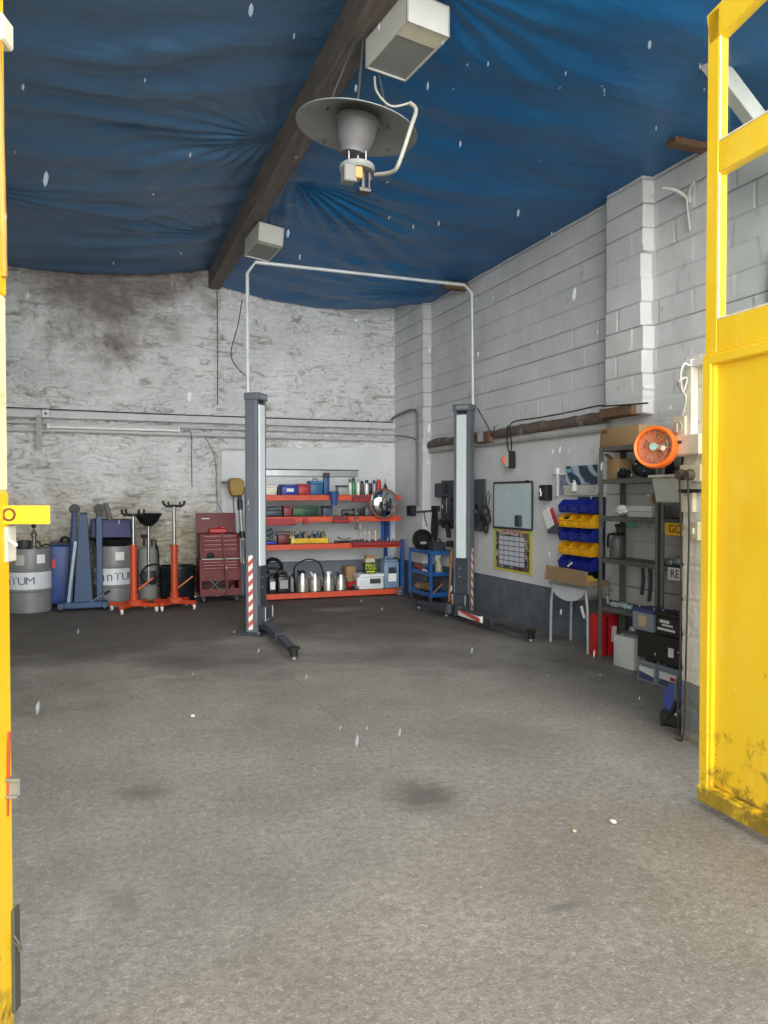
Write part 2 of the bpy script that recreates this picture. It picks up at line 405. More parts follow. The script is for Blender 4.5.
hh = .012 * sstep(.0, .012, p2) + .008 * fbm(Yg * 7, Zg * 7, 4, 14) - .05 * sstep(.035, 0, 4.085 - Yg + .02 * fbm(Zg * 9, Yg, 3, 3))
jm = struct(grid_obj('wall_front', np.stack([3.665 - hh, Yg, Zg], -1), JAMB))
jf = MB().bx(3.68, 5.03, YF + .05, 4.06, -.01, 2.50, .01).build('pier_core', JAMB, jm)
# ---- floor
gx = np.arange(-7, 9.01, .05); gy = np.arange(-7, 12.5, .05)
GX, GY = np.meshgrid(gx, gy)
gz = .006 * fbm(GX * .9, GY * .9, 4, 61) - .002
gz = np.where((GY > 11.2) | (GX > 4.4), gz * .3, gz)
w = NT('workshop_concrete'); o_ = w.xyz()
base = w.ramp(w.noise(1.2, 9, .62), (.3, (126, 121, 113)), (.5, (143, 138, 130)), (.7, (158, 153, 144)))
base = w.mix(w.ramp(w.noise(90, 3, .6), (.38, 0.55), (.5, 0.0)), base, (120, 115, 108))
base = w.mix(w.ramp(w.noise(120, 2, .5), (.62, 0.0), (.70, .5)), base, (204, 200, 192))
base = w.mix(w.ramp(w.noise(5, 10, .7), (.56, 0.0), (.72, .35)), base, (196, 190, 180))
base = w.mix(w.ramp(w.noise(26, 8, .75), (.44, .5), (.52, 0.0)), base, (112, 107, 99))
base = w.mix(w.ramp(w.noise(34, 7, .75), (.56, 0.0), (.64, .5)), base, (190, 184, 174))
base = w.mix(w.ramp(w.noise(60, 2, .5), (.70, 0.0), (.73, .6)), base, (84, 80, 74))
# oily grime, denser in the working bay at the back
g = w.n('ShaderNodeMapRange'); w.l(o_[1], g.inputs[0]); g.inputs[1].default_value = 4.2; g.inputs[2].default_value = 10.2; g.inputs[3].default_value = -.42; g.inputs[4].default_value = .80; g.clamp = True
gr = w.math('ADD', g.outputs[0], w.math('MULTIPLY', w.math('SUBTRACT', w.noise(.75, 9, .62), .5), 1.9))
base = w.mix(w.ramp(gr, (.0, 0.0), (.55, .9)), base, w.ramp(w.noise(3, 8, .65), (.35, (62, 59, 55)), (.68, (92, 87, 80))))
base = w.mix(w.ramp(w.noise(2.6, 9, .7), (.63, 0.0), (.75, .55)), base, (98, 94, 88))
def blob(cx, cy, rxx, ryy, amt, col, edge=.5, nsc=6):
    global base
    a = w.math('DIVIDE', w.math('SUBTRACT', o_[0], cx), rxx); b = w.math('DIVIDE', w.math('SUBTRACT', o_[1], cy), ryy)
    d = w.math('SQRT', w.math('ADD', w.math('MULTIPLY', a, a), w.math('MULTIPLY', b, b)))
    d = w.math('ADD', d, w.math('MULTIPLY', w.math('SUBTRACT', w.noise(nsc, 8, .7), .5), 1.5))
    base = w.mix(w.ramp(d, (edge, amt), (1.0, 0.0)), base, col)
blob(1.66, 3.78, .26, .30, .75, (84, 82, 79), .25)
blob(.25, 4.35, .20, .16, .6, (88, 85, 80), .2)
blob(.1, 3.2, .12, .2, .5, (98, 95, 90), .2)
blob(1.72, 2.55, .16, .035, .8, (104, 108, 108), .3)
blob(2.0, 1.75, .06, .03, .7, (90, 88, 85), .3)
blob(2.2, 9.3, .6, .35, .5, (50, 47, 44), .3, 3)
blob(3.3, 10.4, .5, .25, .7, (128, 124, 116), .3, 3)
# construction joint along the bay
jx = w.math('ABSOLUTE', w.math('SUBTRACT', o_[0], w.math('ADD', 1.64, w.math('MULTIPLY', w.math('SUBTRACT', w.noise(1.3, 4), .5), .22))))
jm_ = w.math('MULTIPLY', w.math('GREATER_THAN', o_[1], 3.55), w.math('MULTIPLY', w.math('LESS_THAN', jx, .007), w.ramp(w.noise(2, 5), (.45, 0.0), (.6, .55))))
base = w.mix(jm_, base, (94, 91, 86))
n1 = w.bump(w.noise(3.5, 10, .7), .35, .03); n1 = w.bump(w.noise(110, 4, .7), .35, .01, n1)
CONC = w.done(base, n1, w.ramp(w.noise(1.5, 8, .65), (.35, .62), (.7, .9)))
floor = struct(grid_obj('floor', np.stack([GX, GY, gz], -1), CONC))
# ---- tarpaulin ceiling: two sheets hung either side of the roof beam
w = NT('blue_tarpaulin'); o_ = w.xyz()
base = w.ramp(w.noise(.9, 6, .6), (.3, (16, 88, 142)), (.7, (30, 108, 162)))
left_haze = w.n('ShaderNodeMapRange'); w.l(o_[0], left_haze.inputs[0]); left_haze.inputs[1].default_value = 1.7; left_haze.inputs[2].default_value = 1.95; left_haze.inputs[3].default_value = .55; left_haze.inputs[4].default_value = 0.0
base = w.mix(left_haze.outputs[0], base, (96, 120, 140))  # left sheet greyed: haze and reflected light mixed into its colour
base = w.mix(w.ramp(w.noise(1.3, 8, .65), (.5, 0.0), (.75, .12)), base, (90, 124, 152))
nb = w.bump(w.noise(9, 6, .6, sc3=(.25, 1.0, 1)), .16, .05); nb = w.bump(w.noise(3, 4, .5, sc3=(.35, 1.0, 1)), .28, .12, nb)
TARP = w.done(base, nb, .42)
w.b.inputs['Specular IOR Level'].default_value = .45
def ridge(t, k): return np.abs(np.sin(t)) ** k
def sheet(name, x0, x1, zf, nx, right):
    a = np.linspace(x0, x1, nx); b = np.arange(YF, 12.43, .022)
    Xg, Yg = np.meshgrid(a, b); t = (Xg - x0) / (x1 - x0)
    z = zf(Xg, Yg, t)
    edge = np.sin(PI * np.clip(t, 0, 1)) ** .5
    wp = fbm(Xg * .7, Yg * .7, 4, 71 + right) * 1.6
    z = z + edge * ((.012 if right else .024) * np.sin((Yg + .5 * wp + .1 * Xg) * 9) * (.4 + vnoise(Xg * .8, Yg * .8, 5)) + (.035 if right else .06) * fbm(Xg * .5, Yg * 2.2, 4, 17))
    # creases fanning out from the tie points
    for cx, cy, am, kk, a0, sp in (((2.0, 8.0, .05, 30, .75, .75), (5.0, 10.6, .03, 30, 2.9, .9), (2.0, 4.6, .012, 24, .2, .9)) if right else ((1.7, 7.6, .026, 26, 3.0, 1.1), (-1.3, 9.4, .03, 24, .2, .8), (1.7, 10.6, .04, 22, 3.4, .8))):
        r = np.hypot(Xg - cx, Yg - cy); th = np.arctan2(Yg - cy, Xg - cx); dth = np.abs((th - a0 + PI) % (2 * PI) - PI)
        z = z + am * np.sin(th * kk + 2 * wp) * np.exp(-(dth / sp) ** 2) * sstep(.05, .5, r) * np.exp(-r / 1.5)
    if right:
        z = z - .10 * sstep(11.7, 12.4, Yg) * np.sin(PI * np.clip(t, 0, 1)) * 1.0
    return grid_obj(name, np.stack([Xg, Yg, z], -1), TARP, flip=True)
def zr(Xg, Yg, t):
    endz = 4.668 + .2 * sstep(11.2, 12.4, Yg)
    beamz = 5.02 - .09 * sstep(9.5, 12.3, Yg)
    sag = .10 * np.sin(PI * t) * (.7 + .6 * np.sin(PI * (Yg % 3.1) / 3.1))
    return beamz * (1 - t) + endz * t - sag
def zl(Xg, Yg, t):
    return 4.97 * (1 - t) + 5.17 * t - .13 * np.sin(PI * t) * (.4 + .6 * np.sin(PI * ((Yg + 1.2) % 2.9) / 2.9))
tl = sheet('ceiling', XL + .01, 1.74, zl, 150, 0); struct(tl)
tr = sheet('ceiling', 1.93, 5.05, zr, 160, 1); struct(tr)
# ---- roof beam and the rafter ends poking out under the tarpaulin at the right wall
w = NT('old_timber'); base = w.ramp(w.noise(2.5, 10, .7, sc3=(8, 1, 8)), (.3, (82, 75, 70)), (.55, (112, 103, 95)), (.75, (136, 126, 116)))
OLDT = w.done(base, w.bump(w.noise(4, 8, .7, sc3=(10, 1, 10)), .6, .02), .8)
b = MB(); b.bx(1.74, 1.93, YF, 12.37, 4.875, 5.36, .012); struct(b.build('roof_beam', OLDT))
RAFT = M('rafter_wood', (108, 82, 58), .8, var=.25, vs=14, bump=.4, bs=30)
for i, (u, v) in enumerate(((612, 181), (528, 231), (466, 284), (704, 140))):
    p = rx(u, v, 5.02)
    k = struct(MB().bx(-.34, .03, -.06, .06, -.045, .06, .008).build('rafter_end', RAFT, loc=(5.0, p.y, p.z - .055)))
# ---- weathered wall timber, with the plaster ledge under it
def rough_bar(name, x0, x1, y0, y1, z0, z1, mat, amp, seed, n=220):
    ys_ = np.linspace(y0, y1, n); ring = []
    for k, (sx_, sz_) in enumerate(((x1, z0), (x0, z0), (x0, z1), (x1, z1), (x1, z0))):
        jx_ = amp * fbm(ys_ * 4, ys_ * 0 + k, 4, seed + k) * (1 if sx_ == x0 else 0)
        jz_ = amp * 2.2 * fbm(ys_ * 2.4, ys_ * 0 + k, 4, seed + 7 + k) * (1 if sz_ == z1 else .25)
        if k == 4: jz_ = ring0z
        if k == 0: ring0z = jz_
        ring.append(np.stack([np.full(n, sx_) + jx_, ys_, np.full(n, sz_) + jz_], -1))
    return grid_obj(name, np.stack(ring, 0), mat, flip=False)
struct(rough_bar('trim_1', 4.985, 5.055, 6.66, 11.19, 2.37, 2.485, M('wall_timber', (104, 92, 82), .85, var=.3, vs=9, bump=.5, bs=30, dirt=(150, 146, 140), dscale=5, dthr=.55), .05, 91))
struct(rough_bar('trim_2', 5.0, 5.055, 6.66, 11.19, 2.28, 2.375, M('ledge_plaster', (176, 176, 172), .8, var=.1, vs=4, bump=.3), .015, 95))
struct(MB().bx(4.93, 5.03, 9.05, 9.45, 2.325, 2.475, .01).build('trim_3', M('raw_timber', (112, 82, 66), .85, var=.25, vs=12, bump=.5, bs=25)))
struct(MB().bx(4.88, 5.03, 6.12, 6.62, 2.40, 2.50, .01).build('trim_4', RAFT))
# ================================================================== yellow doors
w = NT('yellow_door_paint'); o_ = w.xyz()
base = w.ramp(w.noise(1.1, 6, .6), (.3, (238, 190, 14)), (.7, (250, 214, 52)))
base = w.mix(w.ramp(w.noise(2.6, 8, .65, sc3=(1, 1, .3)), (.52, 0.0), (.7, .5)), base, (255, 226, 96))
base = w.mix(w.ramp(w.noise(14, 8, .75, sc3=(1, 1, .35)), (.66, 0.0), (.71, .85)), base, (128, 106, 40))
gm = w.math('ADD', w.math('MULTIPLY', w.math('SUBTRACT', .55, o_[2]), 1.5), w.math('MULTIPLY', w.math('SUBTRACT', w.noise(7, 9, .7), .62), 3.2))
base = w.mix(w.ramp(gm, (.1, 0.0), (.5, .85)), base, w.ramp(w.noise(12, 6), (.35, (84, 80, 40)), (.65, (150, 122, 40))))
YDOOR = w.done(base, w.bump(w.noise(40, 5, .6), .12, .01), .42)
w = NT('door_glass')
for n in list(w.t.nodes):
    if n.type == 'BSDF_PRINCIPLED': w.t.nodes.remove(n)
tr_ = w.n('ShaderNodeBsdfTransparent'); tr_.inputs[0].default_value = (.93, .95, .94, 1)
gl = w.n('ShaderNodeBsdfGlossy'); gl.inputs['Roughness'].default_value = .05
mx = w.n('ShaderNodeMixShader'); fr = w.n('ShaderNodeLayerWeight'); fr.inputs[0].default_value = .5
w.l(w.math('ADD', .03, w.math('MULTIPLY', w.math('POWER', fr.outputs['Facing'], 4), .35)), mx.inputs[0]); w.l(tr_.outputs[0], mx.inputs[1]); w.l(gl.outputs[0], mx.inputs[2])
w.l(mx.outputs[0], [n for n in w.t.nodes if n.type == 'OUTPUT_MATERIAL'][0].inputs[0])
GLASS = w.m
RUST = M('rusty_steel', (112, 66, 40), .8, var=.3, vs=20)
# right leaf: local x runs from its far stile towards the camera
DL = 1.55
dr = T('garage_door', 'tall yellow door leaf with two glass panes over a plain lower panel, swung open', 'door', (2.985, 3.13, .035), -PI / 2 - .045)
b = MB(); b.bx(.0, .075, -.03, .03, .0, 2.30, .006); b.bx(.0, .06, -.045, -.03, 0, 2.30, .004); b.build('stile', YDOOR, dr)
b = MB(); b.bx(.0, .085, -.03, .03, 2.30, 4.03, .006); b.build('stile', YDOOR, dr)
MB().bx(DL - .08, DL, -.03, .03, 0, 4.2, .006).build('stile', YDOOR, dr)
MB().bx(.075, DL - .08, -.012, .012, .1, 2.27, .0).build('lower_panel', YDOOR, dr)
b = MB(); b.bx(.0, DL - .08, -.06, -.02, .0, .085, .008); b.bx(.05, DL - .08, -.03, .03, 0, .09, .004); b.build('bottom_rail', YDOOR, dr)
b = MB(); b.bx(.03, DL - .08, -.045, .03, 2.245, 2.30, .008); b.bx(.085, DL - .08, -.03, .03, 2.30, 2.47, .006); b.build('middle_rail', YDOOR, dr)
MB().bx(.085, DL - .08, -.028, .028, 3.20, 3.36, .006).build('glazing_bar', YDOOR, dr)
b = MB(); b.bar((.0, 0, 3.95), (DL, 0, 4.2), .06, .17, .006); b.build('top_rail', YDOOR, dr)
MB().bx(.08, DL - .075, -.003, .003, 2.45, 3.21).build('glass_pane', GLASS, dr)
b = MB(); b.prism([(.08, 3.35), (DL - .075, 3.35), (DL - .075, 4.12), (.08, 3.90)], -.003, .003); b.build('glass_pane', GLASS, dr)
PUTTY = M('white_putty', (228, 222, 196), .7, var=.15, vs=20)
b = MB()
for z0, z1 in ((2.468, 3.203), (3.358, 3.9)):
    b.bx(.083, .091, -.029, -.022, z0, z1); b.bx(.09, DL - .08, -.029, -.022, z0, z0 + .009)
b.build('putty_bead', PUTTY, dr)
# left leaf: only its free stile shows at the edge of the picture
ang = math.atan2(-.944, -.33)
HWM = Matrix(((0, -1, 0, 0), (-1, 0, 0, .03), (0, 0, 1, 0), (0, 0, 0, 1)))   # fittings on the leaf's inner face near its end
dl = T('garage_door', 'yellow door leaf seen almost edge-on at the near left of the doorway', 'door', (-.2489, 2.44, .03), ang)
MB().bx(0, .10, -.03, .03, 0, 1.60, .006).build('stile', YDOOR, dl)
MB().bx(0.006, .10, -.03, .03, 1.60, 2.15, .006).build('stile', M('stile_pale', (236, 230, 186), .6, var=.08, dirt=(214, 186, 90), dscale=9, dthr=.55), dl)
MB().bx(0.0, .10, -.03, .03, 2.15, 4.2, .006).build('stile', YDOOR, dl)
b = MB(); b.bx(.1, 1.3, -.012, .012, .1, 4.15); b.bx(1.27, 1.35, -.03, .03, 0, 4.2, .006); b.bx(.12, 1.3, -.03, .03, 0, .1, .004); b.bx(.09, 1.3, -.03, .03, 2.0, 2.15, .004); b.bx(.09, 1.3, -.03, .03, 4.05, 4.2, .004)
b.build('panel', YDOOR, dl)
LT = M('old_ochre_paint', (196, 146, 72), .6, var=.12, vs=14)
b = MB(); b.tube([(-.006, -.03, 2.20), (-.003, -.03, 2.5), (.004, -.03, 2.85)], .009, 6, 4); b.xf(HWM); b.build('cover_strip', LT, dl, smooth=60)
MB().bx(-.012, .03, -.035, .035, 2.855, 2.93, .006).xf(HWM).build('cleat', PUTTY, dl)
b = MB(); b.tube([(.0, -.033, .68), (-.004, -.034, .80), (-.009, -.034, .92)], .004, 6, 4); b.xf(HWM); b.build('latch_rod', JORG, dl)
b = MB(); b.bx(-.036, .0, -.035, -.025, .735, .785, .003); b.bx(-.040, .0, -.045, -.025, .78, .79, .002); b.bx(-.034, .0, -.045, -.025, .733, .741, .002)
b.xf(HWM); b.build('latch_plate', GALV, dl)
b = MB(); b.bx(-.010, .0, -.02, .02, .10, .40, .003); b.tube([(-.01, -.02, .33), (-.03, -.03, .31), (-.028, -.03, .29)], .004, 6); b.tube([(-.01, -.02, .31), (-.035, -.03, .295)], .004, 6); b.xf(HWM); b.build('foot_bolt', M('bolt_steel', (96, 98, 92), .6, .5), dl)
b = MB(); b.bx(-.127, .012, -.034, -.028, 1.508, 1.560, .002); b.xf(HWM); b.build('hasp_plate', YDOOR, dl)
b = MB(); b.lathe([(.013, -.002), (.019, -.002), (.019, .003), (.013, .003), (.013, -.002)], 18, Matrix.Translation((-.015, -.036, 1.535)) @ Matrix.Rotation(PI / 2, 4, 'X')); b.xf(HWM); b.build('hasp_ring', RUST, dl)
b = MB(); b.bx(-.006, .01, -.03, .03, 1.40, 1.50, .003); b.sph((-.03, -.03, 1.45), .006); b.tube([(0, -.03, 1.47), (-.03, -.03, 1.452)], .004, 6); b.xf(HWM); b.build('bolt_stub', M('pale_bolt', (210, 204, 186), .6), dl)

# ================================================================== two-post lift
def hazard_mat(name='hazard_stripes'):
    w = NT(name); o_ = w.xyz()
    t = w.math('FRACT', w.math('MULTIPLY', w.math('ADD', o_[2], w.math('MULTIPLY', w.math('ADD', o_[0], o_[1]), .9)), 8.5))
    return w.done(w.mix(w.math('GREATER_THAN', t, .5), (222, 220, 214), (190, 84, 74)), None, .5)
HAZ = hazard_mat()
LIFTG = M('lift_grey', (90, 96, 102), .42, var=.07, dirt=(60, 60, 62), dscale=10, dthr=.68)
LIFTL = M('lift_grey_light', (128, 136, 146), .4, var=.06)
LIFTD = M('lift_charcoal', (52, 57, 63), .5, var=.12)
STRIP = M('lift_slot_cover', (200, 210, 212), .5, var=.04)
def lift_post(name, label, loc, rz, arm_dirs, mir):
    # local: open face looks along -y ; mir = +1 puts the stripes on the +x flank
    r = T(name, label, 'lift', loc, rz, 'two-post vehicle lift')
    W, D, Ht = .23, .14, 2.72
    b = MB(); b.bx(-W / 2, W / 2, D - .012, D, .02, Ht, .003); b.bx(-W / 2, -W / 2 + .012, 0, D, .02, Ht, .003); b.bx(W / 2 - .012, W / 2, 0, D, .02, Ht, .003)
    b.bx(-W / 2, -W / 2 + .045, -.012, .0, .02, Ht, .003); b.bx(W / 2 - .045, W / 2, -.012, 0, .02, Ht, .003)
    b.build('column', LIFTG, r)
    b = MB(); b.bx(-W / 2 - .012, W / 2 + .012, -.03, D + .01, Ht, Ht + .085, .006); b.build('head_cap', LIFTG, r)
    MB().bx(-.07, .10, -.034, -.029, Ht + .025, Ht + .065).build('cap_plate', LIFTL, r)
    MB().bx(-.07 - .005 * mir, .066 - .005 * mir, -.024, .01, .78, 2.67, .006).build('slot_cover', STRIP, r)
    b = MB(); b.bx(-.085, .085, -.03, .10, .14, .80, .01); b.bx(-.11, .11, -.10, .06, .10, .33, .012)
    b.build('carriage', LIFTD, r)
    b = MB()
    for sx_ in (-.09, .09): b.cyl((sx_, -.105, .10), (sx_, -.105, .32), .014, seg=12)
    pieces(b, 'arm_pin', STL, r)
    b = MB(); b.bx(-.22, .22, -.10, .28, .0, .022, .004); b.build('base_plate', LIFTD, r)
    b = MB()
    for sx_ in (-.19, .19):
        for y_ in (-.07, .25): b.cyl((sx_, y_, .02), (sx_, y_, .045), .016, seg=6)
    pieces(b, 'anchor_bolt', GALV, r)
    x0 = mir * W / 2
    b = MB(); b.bx(x0 - .002 if mir > 0 else x0 - .004, x0 + .004 if mir > 0 else x0 + .002, .045, .10, .05, .92); b.build('hazard_strip', HAZ, r)
    b = MB(); b.cyl((x0 + mir * .004, .08, 1.45), (x0 + mir * .018, .08, 1.45), .018, seg=12); b.cyl((-.02, -.035, .55), (-.02, -.022, .55), .012, seg=10); b.cyl((-.02, -.035, .66), (-.02, -.022, .66), .012, seg=10); pieces(b, 'bolt_head', GALV, r)
    return r
def lift_arm(parent_rz, r, start, end, guard=False):
    # world-space start/end converted to the post's frame
    inv = (Matrix.Translation(r.location) @ Matrix.Rotation(parent_rz, 4, 'Z')).inverted()
    s = inv @ Vector(start); e = inv @ Vector(end); d = (e - s).normalized()
    m = s + (e - s) * .52
    b = MB(); b.bar(s, m + d * .05, .12, .085, .008); b.bar(m, e, .085, .06, .006); b.cyl(s + Vector((0, 0, -.05)), s + Vector((0, 0, .07)), .075, seg=20)
    arm = b.build('arm', LIFTD, r)
    b = MB(); b.cyl(e + Vector((0, 0, -.05)), e + Vector((0, 0, .02)), .04, seg=16); b.cyl(e + Vector((0, 0, .02)), e + Vector((0, 0, .04)), .058, seg=20)
    b.build('lift_pad', RUB, arm)
    b = MB(); b.cyl(e + Vector((0, 0, -.082)), e + Vector((0, 0, -.04)), .02, seg=10); b.build('pad_screw', GALV, arm)
    if guard:
        up = Vector((0, 0, 1)); sd = d.cross(up)
        c = s + d * .12
        b = MB(); b.bar(c + sd * .08, c + d * .55 + sd * .08, .012, .07, .002); b.build('hazard_guard', HAZ, arm)
        b = MB(); b.bar(c + d * .55 + sd * .07, c + d * .60 + sd * .02, .04, .08, .006); b.build('guard_end', WHT, arm)
PL = Vector((1.845, 8.92, 0)); PR = Vector((4.535, 9.06, 0))
rzl = math.radians(50); rzr = math.radians(-50)
lpl = lift_post('lift_post', 'grey lift post standing before the orange shelves, arm pointing at the doorway', PL, rzl, None, -1)
lpr = lift_post('lift_post', 'charcoal lift post standing by the right wall next to the whiteboard', PR, rzr, None, 1)
lift_arm(rzl, lpl, (1.90, 8.86, .125), fl(294, 651, .1))
lift_arm(rzl, lpl, (1.93, 9.02, .125), (1.98, 9.85, .125))
lift_arm(rzr, lpr, (4.43, 8.92, .125), fl(531, 634, .1), True)
lift_arm(rzr, lpr, (4.38, 9.12, .125), (4.24, 9.80, .125))
# overhead conduit joining the posts
b = MB(); z2 = 2.80
b.tube([(1.725, 9.06, z2), (1.725, 9.06, 4.22), (1.82, 9.06, 4.36), (4.63, 9.2, 4.40), (4.74, 9.2, 4.30), (4.76, 9.2, z2 + .02)], .022, 10)
for p in ((1.725, 9.06, 3.5), (3.0, 9.12, 4.377), (4.755, 9.2, 3.5)): pass
tag(b.build('overhead_conduit', M('conduit_grey', (186, 192, 192), .45, .2)), 'pale grey conduit arching from one lift post up and over to the other', 'conduit')
b = MB(); b.tube([by(242, 300, 9.3), by(238, 325, 9.3), by(231, 352, 9.3), by(236, 366, 9.3), (1.735, 9.09, 3.0)], .006, 6, 6)
tag(b.build('hanging_cable', WIRE), 'thin dark cable looping beside the overhead conduit above the left lift post', 'cable')

# ================================================================== lights hung from the beam
BOXW = M('lamp_white', (188, 188, 180), .45, var=.04); GRILLE = None
w = NT('louvre_grille'); o_ = w.xyz(); g1 = w.math('GREATER_THAN', w.math('FRACT', w.math('MULTIPLY', o_[1], 60)), .45)
GRILLE = w.done(w.mix(g1, (104, 106, 103), (146, 148, 143)), None, .6)
def box_lamp(label, loc, yaw, pitch, roll, Wd, Ln, Hh, strip):
    r = T('ceiling_box_lamp', label, 'lamp', loc, 0, 'white box lamps on the roof beam')
    r.rotation_mode = 'QUATERNION'
    R = Matrix.Rotation(yaw, 3, 'Z') @ Matrix.Rotation(pitch, 3, 'X') @ Matrix.Rotation(roll, 3, 'Y')
    r.rotation_quaternion = R.to_quaternion()
    t = .012; b = MB()
    b.bx(-Wd / 2, Wd / 2, -Ln / 2, -Ln / 2 + t, 0, Hh); b.bx(-Wd / 2, Wd / 2, Ln / 2 - t, Ln / 2, 0, Hh); b.bx(-Wd / 2, -Wd / 2 + t, -Ln / 2, Ln / 2, 0, Hh); b.bx(Wd / 2 - t, Wd / 2, -Ln / 2, Ln / 2, 0, Hh); b.bx(-Wd / 2, Wd / 2, -Ln / 2, Ln / 2, Hh - t, Hh)
    b.build('housing', BOXW, r)
    b = MB(); b.bx(-Wd / 2 + t, Wd / 2 - t, -Ln / 2 + t, -Ln / 2 + strip, .006, .03); b.build('end_panel', CRM, r)
    b = MB(); b.bx(-Wd / 2 + t, Wd / 2 - t, -Ln / 2 + strip, Ln / 2 - t, .012, .02); b.build('grille', GRILLE, r)
    b = MB(); b.cyl((0, -.15, Hh), (0, -.15, Hh + .12), .012); b.cyl((0, .15, Hh), (0, .15, Hh + .12), .012); pieces(b, 'hanger', DGR, r)
    return r
box_lamp('large white box lamp nearest the doorway, beside the dark roof beam', (2.042, 4.947, 4.653), .154, -.059, .032, .332, .57, .212, .16)
box_lamp('smaller looking white box lamp deep in the garage, above the lift conduit', (1.975, 9.349, 4.588), .105, -.073, .103, .317, .55, .228, .10)
# large disc reflector lamp
c = by(357, 128, 5.25)
fl_ = T('reflector_lamp', 'big grey dish reflector lamp hanging below the roof beam', 'lamp', c)
GD = M('dish_grey', (134, 138, 134), .5, var=.1, dirt=(84, 82, 78), dscale=7, dthr=.6)
GB = M('bell_grey', (104, 103, 104), .55, var=.12, dirt=(78, 74, 72), dscale=9, dthr=.58)
tilt = Matrix.Rotation(math.radians(7), 4, 'Y') @ Matrix.Rotation(math.radians(4), 4, 'X')
b = MB(); b.lathe([(.0, .15), (.10, .14), (.24, .085), (.36, .03), (.435, -.005), (.437, -.012), (.43, -.012), (.355, .02), (.235, .073), (.10, .125), (0, .13)], 56); b.xf(tilt); b.build('dish', GD, fl_)
b = MB(); b.lathe([(.155, .06), (.158, .03), (.15, .0), (.135, -.07), (.118, -.13), (.10, -.155), (.096, -.19), (.0, -.195)], 36); b.lathe([(.157, .05), (.166, .045), (.166, .02), (.157, .015)], 36); b.xf(tilt); b.build('bell_housing', GB, fl_)
b = MB()
for k in range(4): b.cyl((.085 * math.cos(k * PI / 2 + .5), .085 * math.sin(k * PI / 2 + .5), -.19), (.085 * math.cos(k * PI / 2 + .5), .085 * math.sin(k * PI / 2 + .5), -.27), .007)
b.cyl((0, -.02, -.18), (0, -.02, -.27), .012); pieces(b, 'spacer_rod', STL, fl_)
b = MB(); b.lathe([(0, -.262), (.115, -.262), (.125, -.27), (.128, -.295), (.118, -.31), (0, -.31)], 32); b.build('collar', GD, fl_)
b = MB(); b.bx(-.125, -.03, -.10, .0, -.42, -.30, .008); b.build('terminal_box', M('lamp_box_grey', (122, 122, 118), .5), fl_)
b = MB(); b.bx(-.05, .005, -.112, -.02, -.395, -.315, .006); b.build('amber_block', M('amber_wood', (196, 150, 86), .6, var=.15, vs=18), fl_)
b = MB(); b.bx(.0, .09, -.05, .03, -.46, -.43, .004); b.bx(.02, .035, -.05, -.03, -.44, -.31); b.bx(.07, .08, -.05, -.035, -.44, -.31); b.cyl((.04, -.02, -.43), (.04, -.02, -.31), .018); b.cyl((.1, .0, -.31), (.1, 0, -.36), .015); b.build('bulb_holder', M('holder_metal', (84, 82, 78), .4, .6, var=.2, vs=20), fl_)
b = MB(); b.cyl((0, 0, .13), (.06, .0, .78), .012); b.cyl((-.22, .0, .09), (.04, 0, .76), .007); b.cyl((.25, .0, .06), (.08, 0, .76), .007); pieces(b, 'hanging_rod', DGR, fl_)
o1 = Vector(c)
pth = [(.11, -.08, -.345), by(392, 172, 5.0) - o1, by(399, 163, 4.92) - o1, by(411, 127, 4.85) - o1, by(416, 110, 4.9) - o1, by(410, 103, 4.95) - o1, by(391, 106, 5.0) - o1, by(377, 92, 5.05) - o1, by(374.5, 77, 5.14) - o1]
b = MB(); b.tube(pth[:6], .014, 10, 6); b.tube(pth[5:], .008, 8, 6); b.build('flexible_conduit', M('flex_white', (160, 158, 146), .5, var=.08, vs=30), fl_)

# ================================================================== back wall services
Yb = 12.40
b = MB(); p0 = by(9, 409, Yb); p1 = by(398, 424, Yb)
zr_ = 2.87
RAILW = M('painted_rail', (196, 199, 198), .6, var=.08, dirt=(120, 116, 110), dscale=6, dthr=.64)
tag(MB().bx(XL + .02, 4.88, 12.30, 12.35, 2.75, 2.855, .006).build('service_board', RAILW), 'long white painted board running across the back wall, uppermost of the rails', 'rail')
b = MB(); b.tube([(XL + .02, 12.325, 2.885), (1.0, 12.325, 2.866), (3, 12.325, 2.866), (4.84, 12.325, 2.868)], .009, 8); tag(b.build('board_shade_line', WIRE), 'black strip of painted shade along the top of the white service board', 'cable')  # dark tube standing in for the thin shadow along the board's top edge
b = MB(); b.tube([(XL + .02, 12.33, 2.68), (4.90, 12.33, 2.675)], .02, 8); b.tube([(4.9, 12.33, 2.675)] * 1 + [(4.9, 12.33, 2.67)], .02, 8)
tag(b.build('wall_pipe', RAILW), 'thin white pipe just below the service board on the back wall', 'pipe')
b = MB(); b.tube([(XL + .02, 12.33, 2.575), (4.90, 12.33, 2.56)], .026, 8); tag(b.build('wall_pipe', RAILW), 'lower white pipe across the back wall, under the fluorescent tube', 'pipe')
t0 = by(47, 426, 12.28); t1 = by(180, 431, 12.28)
r = T('fluorescent_tube_lamp', 'long white fluorescent tube on the left of the back wall', 'lamp', (t0.x, 12.27, 2.615))
L_ = t1.x - t0.x
MB().bx(0, L_, .02, .07, .01, .05, .004).build('batten', RAILW, r)
MB().cyl((.03, 0, .0), (L_ - .03, 0, .0), .019).build('tube', M('tube_white', (236, 238, 236), .3, var=.02), r)
b = MB(); b.bx(0, .03, -.025, .03, -.03, .05, .004); b.bx(L_ - .03, L_, -.025, .03, -.03, .05, .004); pieces(b, 'end_cap', WHT, r)
p = by(46, 414, 12.3); r = T('switch_box', 'small square grey switch box at the left of the service board', 'switch', (p.x, 12.285, p.z))
